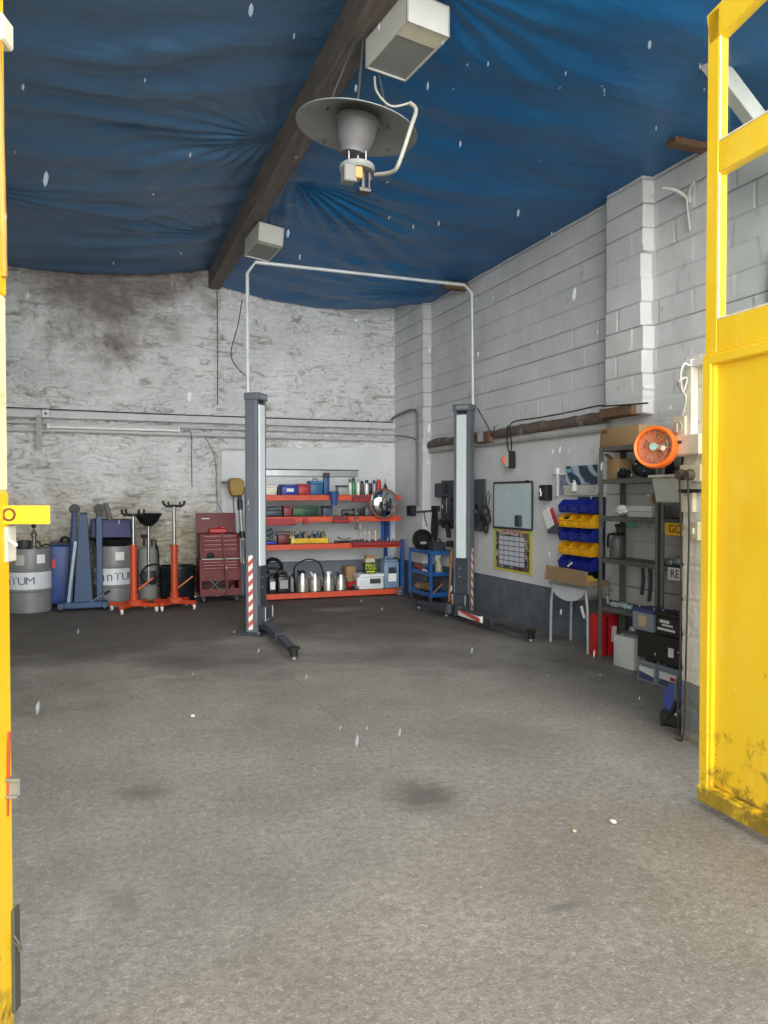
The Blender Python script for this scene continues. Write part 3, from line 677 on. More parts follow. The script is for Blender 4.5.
MB().bx(-.055, .055, -.05, .012, -.06, .06, .006).build('body', GALV, r); MB().cyl((0, -.055, 0), (0, -.045, 0), .022).build('button', DGR, r)
p = by(39, 432, 12.3); b = MB(); b.bx(-.04, .04, -.02, .02, -.26, .24, .004); b.bx(-.04, .16, -.035, -.02, .0, .04, .003)
tag(b.build('mounting_board', M('grey_batten', (168, 168, 164), .7, var=.1), loc=(p.x, 12.27, p.z), smooth=30), 'short upright grey board crossing the pipes at the left end', 'board')
def hang(name, pts, r_, label, mat=WIRE, cat='cable'):
    b = MB(); b.tube(pts, r_, 6, 5); return tag(b.build(name, mat), label, cat)
hang('pull_cord', [by(183, 432, 12.26), by(191, 433, 12.30), by(191.5, 460, 12.3), by(192, 487, 12.3)], .007, 'dark pull cord hanging from the right end of the fluorescent tube')
hang('wall_cable', [by(217, 291, 12.31), by(217.5, 340, 12.31), by(217.5, 405, 12.31)], .007, 'thin straight cable running up the back wall to the roof beam end')
hang('wall_cable', [by(205, 437, 12.31), by(213, 452, 12.31), by(216, 470, 12.31), by(217, 500, 12.31), by(225, 517, 12.31)], .007, 'thin curving cable above the red tool chest', M('cable_grey', (120, 120, 118), .6))
b = MB(); b.tube([by(219, 512, 12.34), by(219, 452, 12.34), by(224, 449, 12.34), by(247, 449, 12.34)], .014, 8); tag(b.build('white_conduit', WIREW), 'white conduit rising behind the red tool chest', 'conduit')
# silver track on the panel above the shelves
r = T('wall_track', 'silver metal track fixed on the wall above the orange shelves', 'rail', (2.55, 12.37, 1.98))
MB().bx(0, 1.66, -.03, .025, -.05, .05, .004).build('channel', M('track_silver', (168, 174, 176), .35, .6), r)
MB().bx(-.0, 1.68, -.045, .02, .05, .065, .002).build('top_lip', DGR, r)
# mustard hose reel
p = by(234, 488, 12.25); r = T('hose_reel', 'mustard coloured rounded reel housing on a dark bracket above the tool chest', 'reel', (p.x, 12.16, p.z))
MUST = M('mustard', (152, 124, 54), .6, var=.15, dirt=(96, 78, 40), dscale=14, dthr=.6)
b = MB(); b.prism([(-.10, .14), (-.06, .155), (.07, .155), (.13, .11), (.14, -.04), (.10, -.13), (-.06, -.13), (-.10, -.02)], -.09, .10, bev=.018); b.build('housing', MUST, r)
b = MB(); b.bx(-.21, -.08, -.02, .02, .06, .105, .004); b.bx(-.03, .04, .09, .185, -.05, .10, .004); b.build('bracket', DGR, r)
b = MB(); b.tube([(-.02, 0, -.12), (-.03, 0, -.25), (.0, 0, -.5)], .007, 6, 4); b.tube([(.05, 0, -.12), (.055, 0, -.3), (.08, .02, -.52)], .007, 6, 4); pieces(b, 'hanging_cord', WIRE, r)
# grey corner conduit
b = MB(); b.tube([Vector((4.80, 12.30, 2.90)), Vector((4.83, 12.2, 2.95)), Vector((4.85, 11.6, 3.0)), Vector((4.855, 11.32, 2.94)), Vector((4.855, 11.30, 2.7)), Vector((4.855, 11.30, 1.45))], .022, 8, 3)
tag(b.build('corner_conduit', M('conduit_dark', (108, 112, 114), .5, .2)), 'grey conduit dropping down the corner pier from the back wall rails', 'conduit')
b = MB(); b.tube([Vector((4.87, 12.26, 2.63)), Vector((4.875, 11.9, 2.6)), Vector((4.875, 11.48, 2.53)), Vector((4.875, 11.40, 2.50))], .009, 6, 5); tag(b.build('corner_cable', WIRE), 'thin dark cable slanting from the corner to the wall timber', 'cable')
# ================================================================== drums, crane, jacks, bin, tool chest (left of the back wall)
def wrap_text(txt, size, R, a_mid, z, ext=.002):
    me = text_mesh(txt, size, ext)
    for v in me.vertices:
        a = a_mid + v.co.x / R; rr = R + v.co.z + .0015
        v.co = Vector((rr * math.cos(a), rr * math.sin(a), z + v.co.y))
    return me
def subdiv(me, n):
    t = bmesh.new(); t.from_mesh(me)
    bmesh.ops.subdivide_edges(t, edges=[e for e in t.edges if e.calc_length() > .02], cuts=n); t.to_mesh(me); t.free(); return me
DRUMG = M('drum_grey', (120, 122, 122), .42, var=.06, dirt=(92, 90, 86), dscale=6, dthr=.62)
DRUMW = M('drum_white_band', (206, 212, 216), .42, var=.04)
INK = M('ink_grey', (84, 92, 102), .5, var=.04)
def patch(b, R, a0, a1, z0, z1, n=8):
    t = bmesh.new(); c = [[t.verts.new((R * math.cos(a0 + (a1 - a0) * i / n), R * math.sin(a0 + (a1 - a0) * i / n), z)) for i in range(n + 1)] for z in (z0, z1)]
    for i in range(n): t.faces.new((c[0][i], c[0][i + 1], c[1][i + 1], c[1][i]))
    b._join(t)
def drum(label, loc, txt_mid, lab, R=.288, Hh=.88):
    r = T('oil_drum', label, 'drum', loc, 0, 'grey oil drums along the back wall')
    pr = [(0, .012), (R - .02, .012), (R - .008, .0), (R, .008)]
    for zc in (.30, .585): pr += [(R, zc - .02), (R + .010, zc - .006), (R + .010, zc + .006), (R, zc + .02)]
    pr += [(R, Hh - .012), (R - .004, Hh), (R - .014, Hh), (R - .016, Hh - .016), (0, Hh - .016)]
    b = MB(); b.lathe(pr, 44); b.build('body', DRUMG, r)
    b = MB(); b.lathe([(R + .0005, .325), (R + .002, .325), (R + .002, .56), (R + .0005, .56)], 44); band = b.build('white_band', DRUMW, r)
    lb = MB()
    for i_, ch in enumerate('QUanTUM'):
        low_ = ch in 'an'; lb.mesh(text_mesh(ch, .195 if low_ else .148, .0012), Matrix.Translation(((i_ - 3) * .108, -.0 if not low_ else .004, 0)) @ Matrix.Diagonal((1.0 if low_ else 1.15, 1, 1, 1)))
    me = bpy.data.meshes.new('l'); lb.bm.to_mesh(me); lb.bm.free()
    # widen the letters, then wrap them round the band
    for v in me.vertices:
        a = txt_mid + v.co.x / R; rr = R + .004 + v.co.z; v.co = Vector((rr * math.cos(a), rr * math.sin(a), .44 + v.co.y))
    MB().mesh(me).build('lettering', INK, band)
    b = MB(); patch(b, R + .0025, lab[0], lab[0] + .42, .68, .80); b.build('label', PAPER, r)
    b = MB(); patch(b, R + .0025, lab[1], lab[1] + .42, .66, .80); b.build('label', M('label_grey', (176, 176, 168), .7), r)
    b = MB(); b.cyl((.14, -.08, Hh - .02), (.14, -.08, Hh + .001), .03, seg=14); b.cyl((-.16, .1, Hh - .02), (-.16, .1, Hh + .001), .018, seg=12); pieces(b, 'bung', DGR, r)
    return r
d1 = by(29.5, 600, 11.78); D1 = Vector((d1.x, 11.80, 0))
d2 = by(115, 600, 11.98); D2 = Vector((d2.x, 11.98, 0))
dA = math.atan2(-11.8, .75)     # angle on the drum that faces the camera
drum('grey oil drum at the far left with a hand pump on top', D1, dA - 1.08, (dA + .34, dA - .62))
drum('grey oil drum behind the blue crane with a blue crate on top', D2, dA - .33, (dA - .05, dA + 2.2))
# hand pump on the first drum
p = by(34, 545, 11.72); r = T('hand_pump', 'metal hand pump standing on the far left drum', 'pump', (p.x, 11.72, .865))
b = MB(); b.lathe([(0, 0), (.05, 0), (.05, .03), (.032, .05), (.03, .17), (.042, .18), (.042, .22), (.02, .25), (.012, .30), (0, .30)], 18); b.build('body', M('pump_metal', (120, 118, 110), .4, .7), r)
b = MB(); b.sph((0, 0, .325), .032); b.build('knob', BLK, r)
b = MB(); b.tube([(.03, 0, .1), (.07, -.02, .1), (.09, -.03, .045), (.15, -.06, .07), (.22, -.08, .05)], .012, 8, 4); b.build('hose', BLK, r)
p = by(24, 550, 11.78); b = MB(); b.lathe([(0, 0), (.085, 0), (.09, .01), (.09, .11), (.08, .12), (.05, .11), (0, .11)], 20)
tag(b.build('tin_can', DGR, loc=(p.x, 11.85, .866)), 'squat dark tin beside the hand pump on the drum', 'can')
# blue waste tank
TY = 12.12; xa = by(49, 580, TY - .18).x; xb = by(75, 580, TY - .18).x; tw_ = (xb - xa) / 2
r = T('waste_tank', 'tall blue tank with a red tag between the left drum and the crane', 'tank', ((xa + xb) / 2, TY, 0))
b = MB(); b.bx(-tw_ + .01, tw_ - .01, -.17, .15, .05, .90, .035, seg=3); b.build('body', TANKB, r)
b = MB(); b.bx(-tw_, tw_, -.18, .16, .90, .93, .01); b.build('lid', M('tank_lid', (50, 62, 84), .5), r)
b = MB(); b.tube([(-.02, 0, .93), (0, 0, .99), (.06, 0, 1.0), (.10, 0, .93)], .022, 8, 4); b.build('handle', BLK, r)
MB().bx(-tw_ + .04, -tw_ + .085, -.177, -.168, .58, .70).build('tag', RED, r)
b = MB()
for sx_ in (-.13, .13): b.cyl((sx_ - .012, -.12, .03), (sx_ + .012, -.12, .03), .03, seg=14); b.cyl((sx_ - .012, .12, .03), (sx_ + .012, .12, .03), .03, seg=14)
pieces(b, 'caster', BLK, r)
# folding engine crane
p = fl(84, 609); cx = p.x; cy = 11.56
r = T('engine_crane', 'blue folding engine crane with its legs folded up and casters at their tips', 'crane', (cx, cy, 0))
b = MB(); b.bx(-.32, .30, -.09, .09, .04, .13, .01); b.bx(-.34, -.25, -.12, .10, .045, .12, .008); b.bx(.23, .32, -.12, .10, .045, .12, .008); b.build('base', CRB, r)
b = MB(); b.prism([(-.13, .12), (.12, .12), (.055, 1.36), (-.05, 1.36)], -.05, .05, bev=.008); b.build('mast', CRB, r)
b = MB(); b.bx(-.05, .055, -.052, .05, 1.36, 1.375, .003); b.build('mast_cap', BLK, r)
for sx_, zt in ((-.13, 1.38), (.19, 1.38)):
    q = MB(); q.bar((sx_ - (.06 if sx_ < 0 else -.02), .05, .12), (sx_ + .02, .07, zt), .085, .07, .008); lg = q.build('folding_leg', CRB, r)
    q = MB(); q.cyl((sx_ + .02, .035, zt + .04), (sx_ + .02, .085, zt + .04), .075, seg=20); q.bx(sx_ - .02, sx_ + .06, .03, .11, zt - .06, zt + .03, .006); q.build('caster', BLK, lg)
b = MB(); b.bar((-.20, -.06, .12), (-.10, -.055, .98), .045, .03, .004, up=(0, -1, 0)); b.build('brace', M('brace_grey', (120, 130, 142), .4, .4), r)
b = MB(); b.cyl((.10, -.08, .13), (.30, -.13, .25), .011); b.build('jack_handle', GALV, r)
b = MB(); b.cyl((.27, -.122, .233), (.34, -.14, .275), .017); b.build('grip', BLK, r)
b = MB()
for x_, y_ in ((-.295, -.09), (.275, -.09), (-.295, .08), (.275, .08)): b.cyl((x_ - .015, y_, .035), (x_ + .015, y_, .035), .035, seg=14)
pieces(b, 'caster', BLK, r)
# on the second drum: black tray, blue crate, grey pipe
r = T('drip_tray', 'black drip tray under the blue crate on the drum', 'tray', (D2.x, D2.y - .02, .884))
b = MB(); b.lathe([(0, 0), (.24, 0), (.29, .09), (.30, .09), (.25, .006), (0, .012)], 30); b.build('pan', BLK, r)
b = MB(); b.cyl((-.30, -.0, .085), (-.40, -.02, .10), .012); b.build('handle', BLK, r)
r = T('blue_crate', 'deep blue plastic crate sitting in the black tray', 'crate', (D2.x - .05, D2.y - .03, 1.0))
b = MB(); w_, d_, h_ = .275, .22, .26
b.bx(-w_, w_, -d_, d_, 0, .012); b.bx(-w_, w_, -d_, -d_ + .012, 0, h_); b.bx(-w_, w_, d_ - .012, d_, 0, h_); b.bx(-w_, -w_ + .012, -d_, d_, 0, h_); b.bx(w_ - .012, w_, -d_, d_, 0, h_)
b.build('body', M('crate_blue', (15, 24, 92), .5, var=.08), r)
b = MB(); b.bx(-w_ - .014, w_ + .014, -d_ - .014, -d_ + .012, h_ - .03, h_, .004); b.bx(-w_ - .014, w_ + .014, d_ - .012, d_ + .014, h_ - .03, h_, .004); b.bx(-w_ - .014, -w_ + .012, -d_, d_, h_ - .03, h_, .004); b.bx(w_ - .012, w_ + .014, -d_, d_, h_ - .03, h_, .004); b.build('rim', M('crate_blue', (15, 24, 92), .5), r)
b = MB(); b.cyl((-.02, .0, 0), (-.14, .08, .46), .036, seg=16, caps=True); tag(b.build('grey_pipe', M('pipe_dull', (98, 100, 98), .6), loc=(D2.x + .02, D2.y - .04, 1.035)), 'grey pipe leaning up out of the blue crate', 'pipe')
# transmission jacks
def jack(label, base, z_col, z_rod, rot, saddle, span):
    r = T('transmission_jack', label, 'jack', base, rot, 'orange transmission jacks')
    b = MB()
    for k in range(2):
        a = k * PI / 2 + PI / 4
        b.bar((-span * math.cos(a), -span * math.sin(a), .10), (span * math.cos(a), span * math.sin(a), .10), .06, .055, .006)
    b.bx(-.09, .09, -.09, .09, .075, .16, .01); b.build('base', JORG, r)
    b = MB(); b.cyl((0, 0, .13), (0, 0, z_col), .048, seg=22); b.cyl((0, 0, z_col - .03), (0, 0, z_col), .056, seg=22); b.cyl((0, 0, .14), (0, 0, .24), .062, seg=22); b.build('column', JORG, r)
    b = MB(); b.cyl((0, 0, z_col - .02), (0, 0, z_rod), .022, seg=16); b.build('ram', STL, r)
    b = MB(); pts = [(-.15, 0, .075), (-.145, 0, .03), (-.11, 0, .0), (.11, 0, 0), (.145, 0, .03), (.15, 0, .075)]
    if saddle == 'u': b.tube([(x, y, z + z_rod) for x, y, z in pts], .02, 8); b.tube([(-.08, -.0, z_rod + .06), (-.07, 0, z_rod)], .014, 8); b.tube([(.09, 0, z_rod + .06), (.08, 0, z_rod)], .014, 8); b.cyl((0, 0, z_rod - .01), (0, 0, z_rod + .02), .045)
    else:
        for a in (.2, 1.9, 3.3, 4.9):
            ca, sa = math.cos(a), math.sin(a); b.tube([(0, 0, z_rod), (.13 * ca, .13 * sa, z_rod), (.16 * ca, .16 * sa, z_rod + .03), (.165 * ca, .165 * sa, z_rod + .08)], .016, 8)
        b.cyl((0, 0, z_rod - .02), (0, 0, z_rod + .02), .06)
    b.build('saddle', BLK, r)
    b = MB(); b.cyl((.05, -.03, .30), (.24, -.10, .46), .011); b.build('pedal_handle', M('handle_orange', (196, 110, 60), .5), r)
    for k in range(4):
        a = k * PI / 2 + PI / 4; x_, y_ = span * .93 * math.cos(a), span * .93 * math.sin(a)
        b = MB(); b.cyl((x_ - .014, y_, .034), (x_ + .014, y_, .034), .034, seg=16); b.bx(x_ - .02, x_ + .02, y_ - .018, y_ + .018, .045, .075, .003); b.build('caster', M('caster_white', (206, 204, 198), .5), r)
    return r
ja = fl(133, 609); jb = fl(172, 607)
JA = Vector((ja.x, 11.22, 0)); JB = Vector((jb.x + .02, 11.30, 0))
jack('orange transmission jack next to the drum, with a four-claw black saddle', JA, by(131, 545, 11.22).z, by(131, 515, 11.22).z, .25, 'c', .36)
jack('orange transmission jack in front of the black bin, with a U-shaped saddle', JB, by(172, 545, 11.3).z, by(172, 506, 11.3).z, .12, 'u', .34)
# oil drainer
p = fl(144, 601); r = T('oil_drainer', 'grey oil drainer with a wide black funnel bowl between the two jacks', 'drainer', (p.x + .04, 11.97, 0))
b = MB(); b.lathe([(0, .05), (.12, .05), (.14, .08), (.14, .74), (.12, .82), (.06, .87), (0, .87)], 30); b.build('tank', M('drainer_grey', (132, 134, 130), .5, var=.1, dirt=(90, 88, 82), dscale=8, dthr=.6), r)
zf = by(145, 523, 11.75).z
b = MB(); b.cyl((.0, -.20, .30), (.0, -.20, zf), .020, seg=14); b.cyl((0, -.19, .30), (0, -.165, .34), .03); b.build('riser', STL, r)
b = MB(); b.lathe([(0, zf - .03), (.05, zf - .03), (.12, zf + .015), (.19, zf + .14), (.20, zf + .14), (.125, zf + .005), (.05, zf - .045), (0, zf - .045)], 30, Matrix.Translation((0, -.2, 0))); b.build('funnel_bowl', BLK, r)
b = MB(); b.cyl((-.05, 0, .86), (-.05, 0, .98), .018); b.cyl((-.05, 0, .98), (-.05, 0, 1.03), .045); b.cyl((.06, -.02, .86), (.06, -.02, .94), .015); b.bx(.03, .10, -.04, .0, .93, .96, .004); b.bx(.10, .13, -.05, 0, .80, .95, .004); b.build('valve', BLK, r)
b = MB(); b.lathe([(0, .30), (.11, .30), (.11, .50), (0, .50)], 20, Matrix.Translation((.0, -.10, 0))); b.build('hose_basket', DGR, r)
b = MB(); b.tube([(-.12, -.21, .46), (-.08, -.24, .36), (.06, -.24, .35), (.13, -.21, .44), (.14, -.2, .58), (.05, -.22, .60), (-.06, -.23, .55), (-.11, -.22, .42), (0, -.24, .33), (.13, -.2, .40), (.14, -.16, .75), (.12, -.06, .88)], .014, 8, 5); b.build('hose', RUB, r)
b = MB(); b.cyl((-.05, -.245, .33), (-.13, -.26, .27), .012); b.build('red_grip', RED, r)
for a in (.8, 2.3, 3.9, 5.4):
    b = MB(); b.cyl((.14 * math.cos(a) - .012, .14 * math.sin(a), .03), (.14 * math.cos(a) + .012, .14 * math.sin(a), .03), .03, seg=12); b.build('caster', BLK, r)
# black bin
p = fl(174, 602); r = T('rubbish_bin', 'round black plastic bin behind the second orange jack', 'bin', (p.x + .05, 12.0, 0))
b = MB(); b.lathe([(0, .012), (.24, .012), (.245, 0), (.25, .012), (.266, .50), (.279, .51), (.279, .55), (.262, .55), (.258, .50), (.235, .03), (0, .03)], 36); b.build('body', M('bin_black', (24, 28, 33), .32, var=.1), r)
# red tool chest
p0 = by(200, 600, 11.62); p1 = by(241, 600, 11.62); Wc = p1.x - p0.x
r = T('tool_chest', 'tall red two-tier tool chest with its lid open, left of the lift post', 'chest', (p0.x + Wc / 2, 11.62, 0))
zt = lambda v: by(220, v, 11.62).z
hw = Wc / 2; Dp = .44
z0, z1, z2, z3 = .13, zt(559), zt(534), zt(515)
b = MB(); t = .012
b.bx(-hw, hw, 0.02, Dp, .33, z1, .004); b.bx(-hw, -hw + .03, .0, Dp, z0, .36, .003); b.bx(hw - .03, hw, 0, Dp, z0, .36, .003); b.bx(-hw, hw, Dp - .02, Dp, z0, .36); b.bx(-hw, hw, 0, Dp, z0, z0 + .02, .003)
b.build('cabinet', CHR, r)
MB().bx(-hw, hw, -.01, .01, z0 - .02, z0 + .09, .004).build('kick_panel', CHR, r)
b = MB(); b.bx(-hw + .01, hw - .01, .02, Dp - .02, z1 + .008, z2, .004); b.build('top_box', CHR, r)
b = MB(); b.bar((0, Dp - .04, z2), (0, Dp + .02, z3 + .02), 2 * hw, .02, .003); lid = b.build('lid', CHR, r)
b = MB(); b.bx(-hw + .08, -hw + .20, Dp - .055, Dp - .047, z3 - .07, z3 - .055); b.build('badge', PAPER, lid)
b = MB(); b.bx(-.12, .14, Dp - .16, Dp - .06, z2 + .002, z2 + .07, .01); b.bx(.02, .12, Dp - .2, Dp - .1, z2 + .07, z2 + .10, .01); b.build('tool_tray', RED, r)
def drawers(zlo, zhi, n, inset):
    hh = (zhi - zlo) / n
    for k in range(n):
        za = zlo + k * hh
        b = MB(); b.bx(-hw + inset, hw - inset, -.002, .03, za + .006, za + hh - .006, .003); d_ = b.build('drawer', CHR, r)
        b = MB(); b.bx(-hw + inset + .02, hw - inset - .02, -.014, -.001, za + hh - .022, za + hh - .010, .003); b.build('drawer_pull', M('pull_trim', (168, 120, 118), .35, .5), d_)
drawers(.50, z1 - .03, 3, .035); drawers(z1 + .17, z2 - .015, 3, .045); drawers(z1 + .03, z1 + .165, 1, .045)
MB().bx(-hw + .02, hw - .02, -.03, .02, z1 - .008, z1 + .012, .003).build('ledge', M('ledge_grey', (150, 146, 142), .4, .5), r)
MB().bx(-hw + .03, hw - .02, .03, .3, .43, .46, .003).build('shelf', DRED, r)
b = MB(); b.bar((-.2, -.005, .40), (.02, -.005, .17), .02, .012, up=(0, -1, 0)); b.bar((-.2, .005, .17), (.05, .005, .40), .02, .012, up=(0, -1, 0)); b.build('scissor_link', DGR, r)
b = MB(); b.bx(-.12, .2, .08, .25, z0 + .02, z0 + .10, .02); b.build('green_case', GREEN, r)
b = MB(); b.bar((.10, -.03, .14), (.02, -.02, z2 + .03), .03, .022, .004, up=(0, -1, 0)); b.bar((.06, -.04, .12), (.19, -.04, .26), .04, .03, .004, up=(0, -1, 0)); b.build('pry_bar', M('bar_red', (96, 30, 30), .5), r)
b = MB(); b.sph((-.15, -.03, z1 + .06), .045, (1.2, .7, .9)); b.bx(-.22, -.14, -.05, -.01, z1 + .015, z1 + .045, .006); b.build('air_tool', BLK, r)
for x_ in (-hw + .06, hw - .06):
    for y_ in (.05, Dp - .06):
        b = MB(); b.cyl((x_ - .016, y_, .048), (x_ + .016, y_, .048), .048, seg=18); b.bx(x_ - .025, x_ + .025, y_ - .02, y_ + .02, .06, .112, .004); b.build('caster', DGR, r)
# grey gas-strut style pole by the chest
pa = by(242, 500, 11.45)
r = T('support_pole', 'black and grey telescopic pole leaning between the tool chest and the lift post', 'pole', (by(243.5, 600, 11.3).x, 11.38, 0))
b = MB(); b.cyl((.06, 0, 0), (.02, .05, .95), .018); b.build('rod', DGR, r)
b = MB(); b.cyl((.03, .04, .60), (.012, .07, 1.02), .026); b.build('sleeve', M('pole_grey', (140, 142, 142), .4, .4), r)
b = MB(); b.cyl((.012, .07, 1.0), (-.01, .10, 1.42), .032); b.build('barrel', M('pole_grey', (140, 142, 142), .4, .4), r)
b = MB(); b.cyl((-.01, .10, 1.40), (-.016, .11, 1.55), .042); b.cyl((-.016, .11, 1.55), (-.02, .115, 1.62), .03); b.cyl((.014, .068, .98), (.01, .075, 1.08), .042); b.build('collar', BLK, r)
# ================================================================== orange shelving on the back wall
SY = 11.55; SX0 = 2.36; SX1 = 4.68; SD = .80
r = T('shelving_unit', 'long shelving unit with orange beams and blue posts against the back wall', 'shelves', (0, SY, 0))
LV = [.105, .86, 1.285, 1.62]
DECK = M('dark_deck', (62, 60, 58), .7, var=.2)
for z in LV:
    b = MB(); b.bx(SX0, SX1, 0, .035, z - .085, z, .004); b.bx(SX0, SX1, SD - .035, SD, z - .085, z, .004); sh = b.build('shelf_beam', ORG, r)
    MB().bx(SX0 + .01, SX1 - .01, .035, SD - .035, z - .03, z - .004).build('deck', DECK, sh)
for x in (SX0 - .03, SX1 + .03):
    for y in (0.02, SD - .02):
        b = MB(); b.bx(x - .028, x + .028, y - .03, y + .03, 0, 1.75 if y > .3 else (1.66 if x < 4 else .9), .004); b.bx(x - .05, x + .05, y - .05, y + .05, 0, .008); b.build('post', BLU, r)
for x in (4.46, 4.57):
    MB().bx(x - .022, x + .022, .25, .29, .86, 1.60, .003).build('blue_strut', BLU, r)
def sp(u, v=500, y=SY + .2): return by(u, v, y)
def sitem(u0, u1, v, lev, name, label, cat, col, mat=None, depth=.22, bev=.012, y=.08, group=None, lid=None, handle=False):
    a = sp(u0); c = sp(u1); z = LV[lev]; h = max(.03, sp((u0 + u1) / 2, v).z - z)
    r = T(name, label, cat, ((a.x + c.x) / 2, SY + y, z + .001), 0, group); w_ = (c.x - a.x) / 2
    mat = mat or M('item_%d_%d_%d' % col, col, .45, var=.08)
    hb = h * .8 if lid else h
    MB().bx(-w_, w_, 0, depth, 0, hb, min(bev, w_ * .4, hb * .3), seg=2).build('body', mat, r)
    if lid: MB().bx(-w_ - .004, w_ + .004, -.004, depth + .004, hb, h, min(.006, (h - hb) * .3)).build('lid', M('item_%d_%d_%d' % lid, lid, .45), r)
    if handle:
        b = MB(); b.tube([(-w_ * .4, depth / 2, h), (-w_ * .4, depth / 2, h + .03), (w_ * .4, depth / 2, h + .03), (w_ * .4, depth / 2, h)], .008, 6); b.build('handle', BLK, r)
    return r
# top shelf
sitem(263, 275, 486, 3, 'cream_tub', 'small cream tub at the left end of the top orange shelf', 'tub', (216, 212, 196), lid=(232, 228, 214))
b = MB(); x = sp(277.5).x; b.cyl((0, 0, 0), (.0, 0, .13), .03, .012, seg=14); tag(b.build('black_funnel', BLK, loc=(x, SY + .15, LV[3] + .002)), 'little black cone beside the cream tub on the top shelf', 'funnel')
k = sitem(280, 296, 484.5, 3, 'socket_case', 'royal blue case with a pale label on the top orange shelf', 'case', (36, 62, 148), lid=(30, 52, 128))
MB().bx(-.05, .06, -.006, -.001, .05, .10).build('label', PAPER, k)
k = sitem(296.5, 308, 484, 3, 'socket_case', 'red case next to the royal blue one on the top orange shelf', 'case', (170, 40, 48), lid=(150, 32, 40))
k = sitem(308.5, 321, 481, 3, 'tool_case', 'teal blue case with a lid on the top shelf, right of the red case', 'case', (30, 92, 136), lid=(40, 110, 150), handle=True)
k = sitem(322, 327.5, 473, 3, 'grease_gun', 'upright blue and dark canister near the middle of the top shelf', 'canister', (38, 74, 120), depth=.08, lid=(50, 40, 34))
k = sitem(336, 345.5, 485.5, 3, 'parts_box', 'small grey box left of the spray cans on the top shelf', 'box', (150, 160, 152), lid=(60, 66, 64), depth=.16)
p = sp(333.5, 497, SY - .05); r = T('blue_cup', 'blue cup holder hooked on the front of the top orange beam', 'cup', (p.x, SY - .075, 1.455))
b = MB(); b.lathe([(0, 0), (.045, 0), (.075, .22), (.068, .22), (.04, .01), (0, .01)], 20); b.build('cup', M('cup_blue', (44, 78, 130), .45), r)
b = MB(); b.bx(-.02, .02, .055, .072, .12, .20, .002); b.build('hook', DGR, r)
cans = [(348.5, 479, (206, 212, 202), (60, 120, 70), 'white spray can with a green cap'), (352.5, 478, (60, 130, 80), (40, 42, 44), 'green spray can with a dark cap'), (356.5, 479, (224, 226, 222), (170, 176, 176), 'all white spray can'),
        (361, 481, (60, 70, 66), (24, 26, 26), 'dark olive spray can'), (365, 480, (232, 232, 228), (30, 32, 34), 'white spray can with a black cap'), (369, 479.5, (40, 44, 52), (210, 210, 208), 'black spray can with a white cap'),
        (372.5, 480.5, (150, 160, 170), (34, 60, 130), 'silver spray can with a blue cap')]
for i, (u, v, c1, c2, nm) in enumerate(cans):
    p = sp(u, v); h = p.z - LV[3]; r = T('spray_can', nm + ' on the top orange shelf', 'can', (p.x, SY + .12 + .03 * (i % 2), LV[3] + .001), 0, 'spray cans on the top shelf')
    b = MB(); b.lathe([(0, 0), (.03, 0), (.033, .006), (.033, h * .68), (.024, h * .78), (.0, h * .78)], 18); b.build('body', M('can_%d%d%d' % c1, c1, .35, .2, var=.05), r)
    b = MB(); b.lathe([(0, h * .77), (.025, h * .77), (.024, h), (0, h)], 16); b.build('cap', M('cap_%d%d%d' % c2, c2, .45), r)
p = sp(376.5, 477); h = p.z - LV[3]; r = T('red_bottle', 'tall red bottle at the right of the spray cans', 'bottle', (p.x, SY + .1, LV[3] + .001))
b = MB(); b.lathe([(0, 0), (.036, 0), (.04, .01), (.04, h * .7), (.02, h * .86), (.0, h * .86)], 18); b.build('body', M('bottle_red', (186, 46, 50), .4), r); b = MB(); b.lathe([(0, h * .85), (.018, h * .85), (.016, h), (0, h)], 12); b.build('cap', WHT, r)
p = sp(383.5, 478); h = p.z - LV[3]; r = T('dark_bottle', 'slim dark bottle with a pointed nozzle above the round mirror', 'bottle', (p.x, SY + .12, LV[3] + .001))
b = MB(); b.lathe([(0, 0), (.03, 0), (.033, .01), (.033, h * .5), (.012, h * .65), (0, h * .65)], 16); b.build('body', M('bottle_dark', (52, 56, 60), .4), r); b = MB(); b.lathe([(.012, h * .64), (.003, h), (0, h)], 10); b.build('nozzle', RED, r)
# red tray racks hooked on the beams
def rack_tray(u0, u1, zc, h, label, n, col=DRED, pegs=True):
    a = by(u0, 500, SY - .03).x; c = by(u1, 500, SY - .03).x
    r = T('magnetic_tray', label, 'tray', ((a + c) / 2, SY - .002, zc)); w_ = (c - a) / 2
    b = MB(); b.bx(-w_, w_, -.06, -.002, -h / 2, -h / 2 + .012, .003); b.bx(-w_, w_, -.012, -.002, -h / 2, h / 2, .002); b.bx(-w_, w_, -.06, -.05, -h / 2, -h / 2 + .045, .002); b.bx(-w_, -w_ + .008, -.06, -.004, -h / 2, -h / 2 + .045); b.bx(w_ - .008, w_, -.06, -.004, -h / 2, -h / 2 + .045)
    b.build('tray', col, r)
    if pegs:
        b = MB()
        for i in range(n):
            x = -w_ + (i + .5) * 2 * w_ / n; b.cyl((x, -.03, -h / 2 + .01), (x, -.03, h / 2 + random.uniform(.0, .05)), .008 + .006 * random.random(), seg=10)
        b.build('tool_row', DGR, r)
    return r
TRED = M('tray_red', (158, 34, 44), .45, var=.1)
rack_tray(352, 377, 1.56, .09, 'red tray of small parts hooked on the top beam under the spray cans', 9, TRED)
rack_tray(262, 295.5, 1.21, .10, 'long red tray hooked on the left of the second beam', 6, TRED, False)
rack_tray(303, 308, 1.22, .10, 'narrow red tray near the middle of the second beam', 1, TRED, False)
rack_tray(333, 349, 1.225, .09, 'shallow red tray in the middle right of the second beam', 5, TRED)
rack_tray(352, 400, .845, .07, 'long red rail of dark tools along the right of the third beam', 24, TRED)
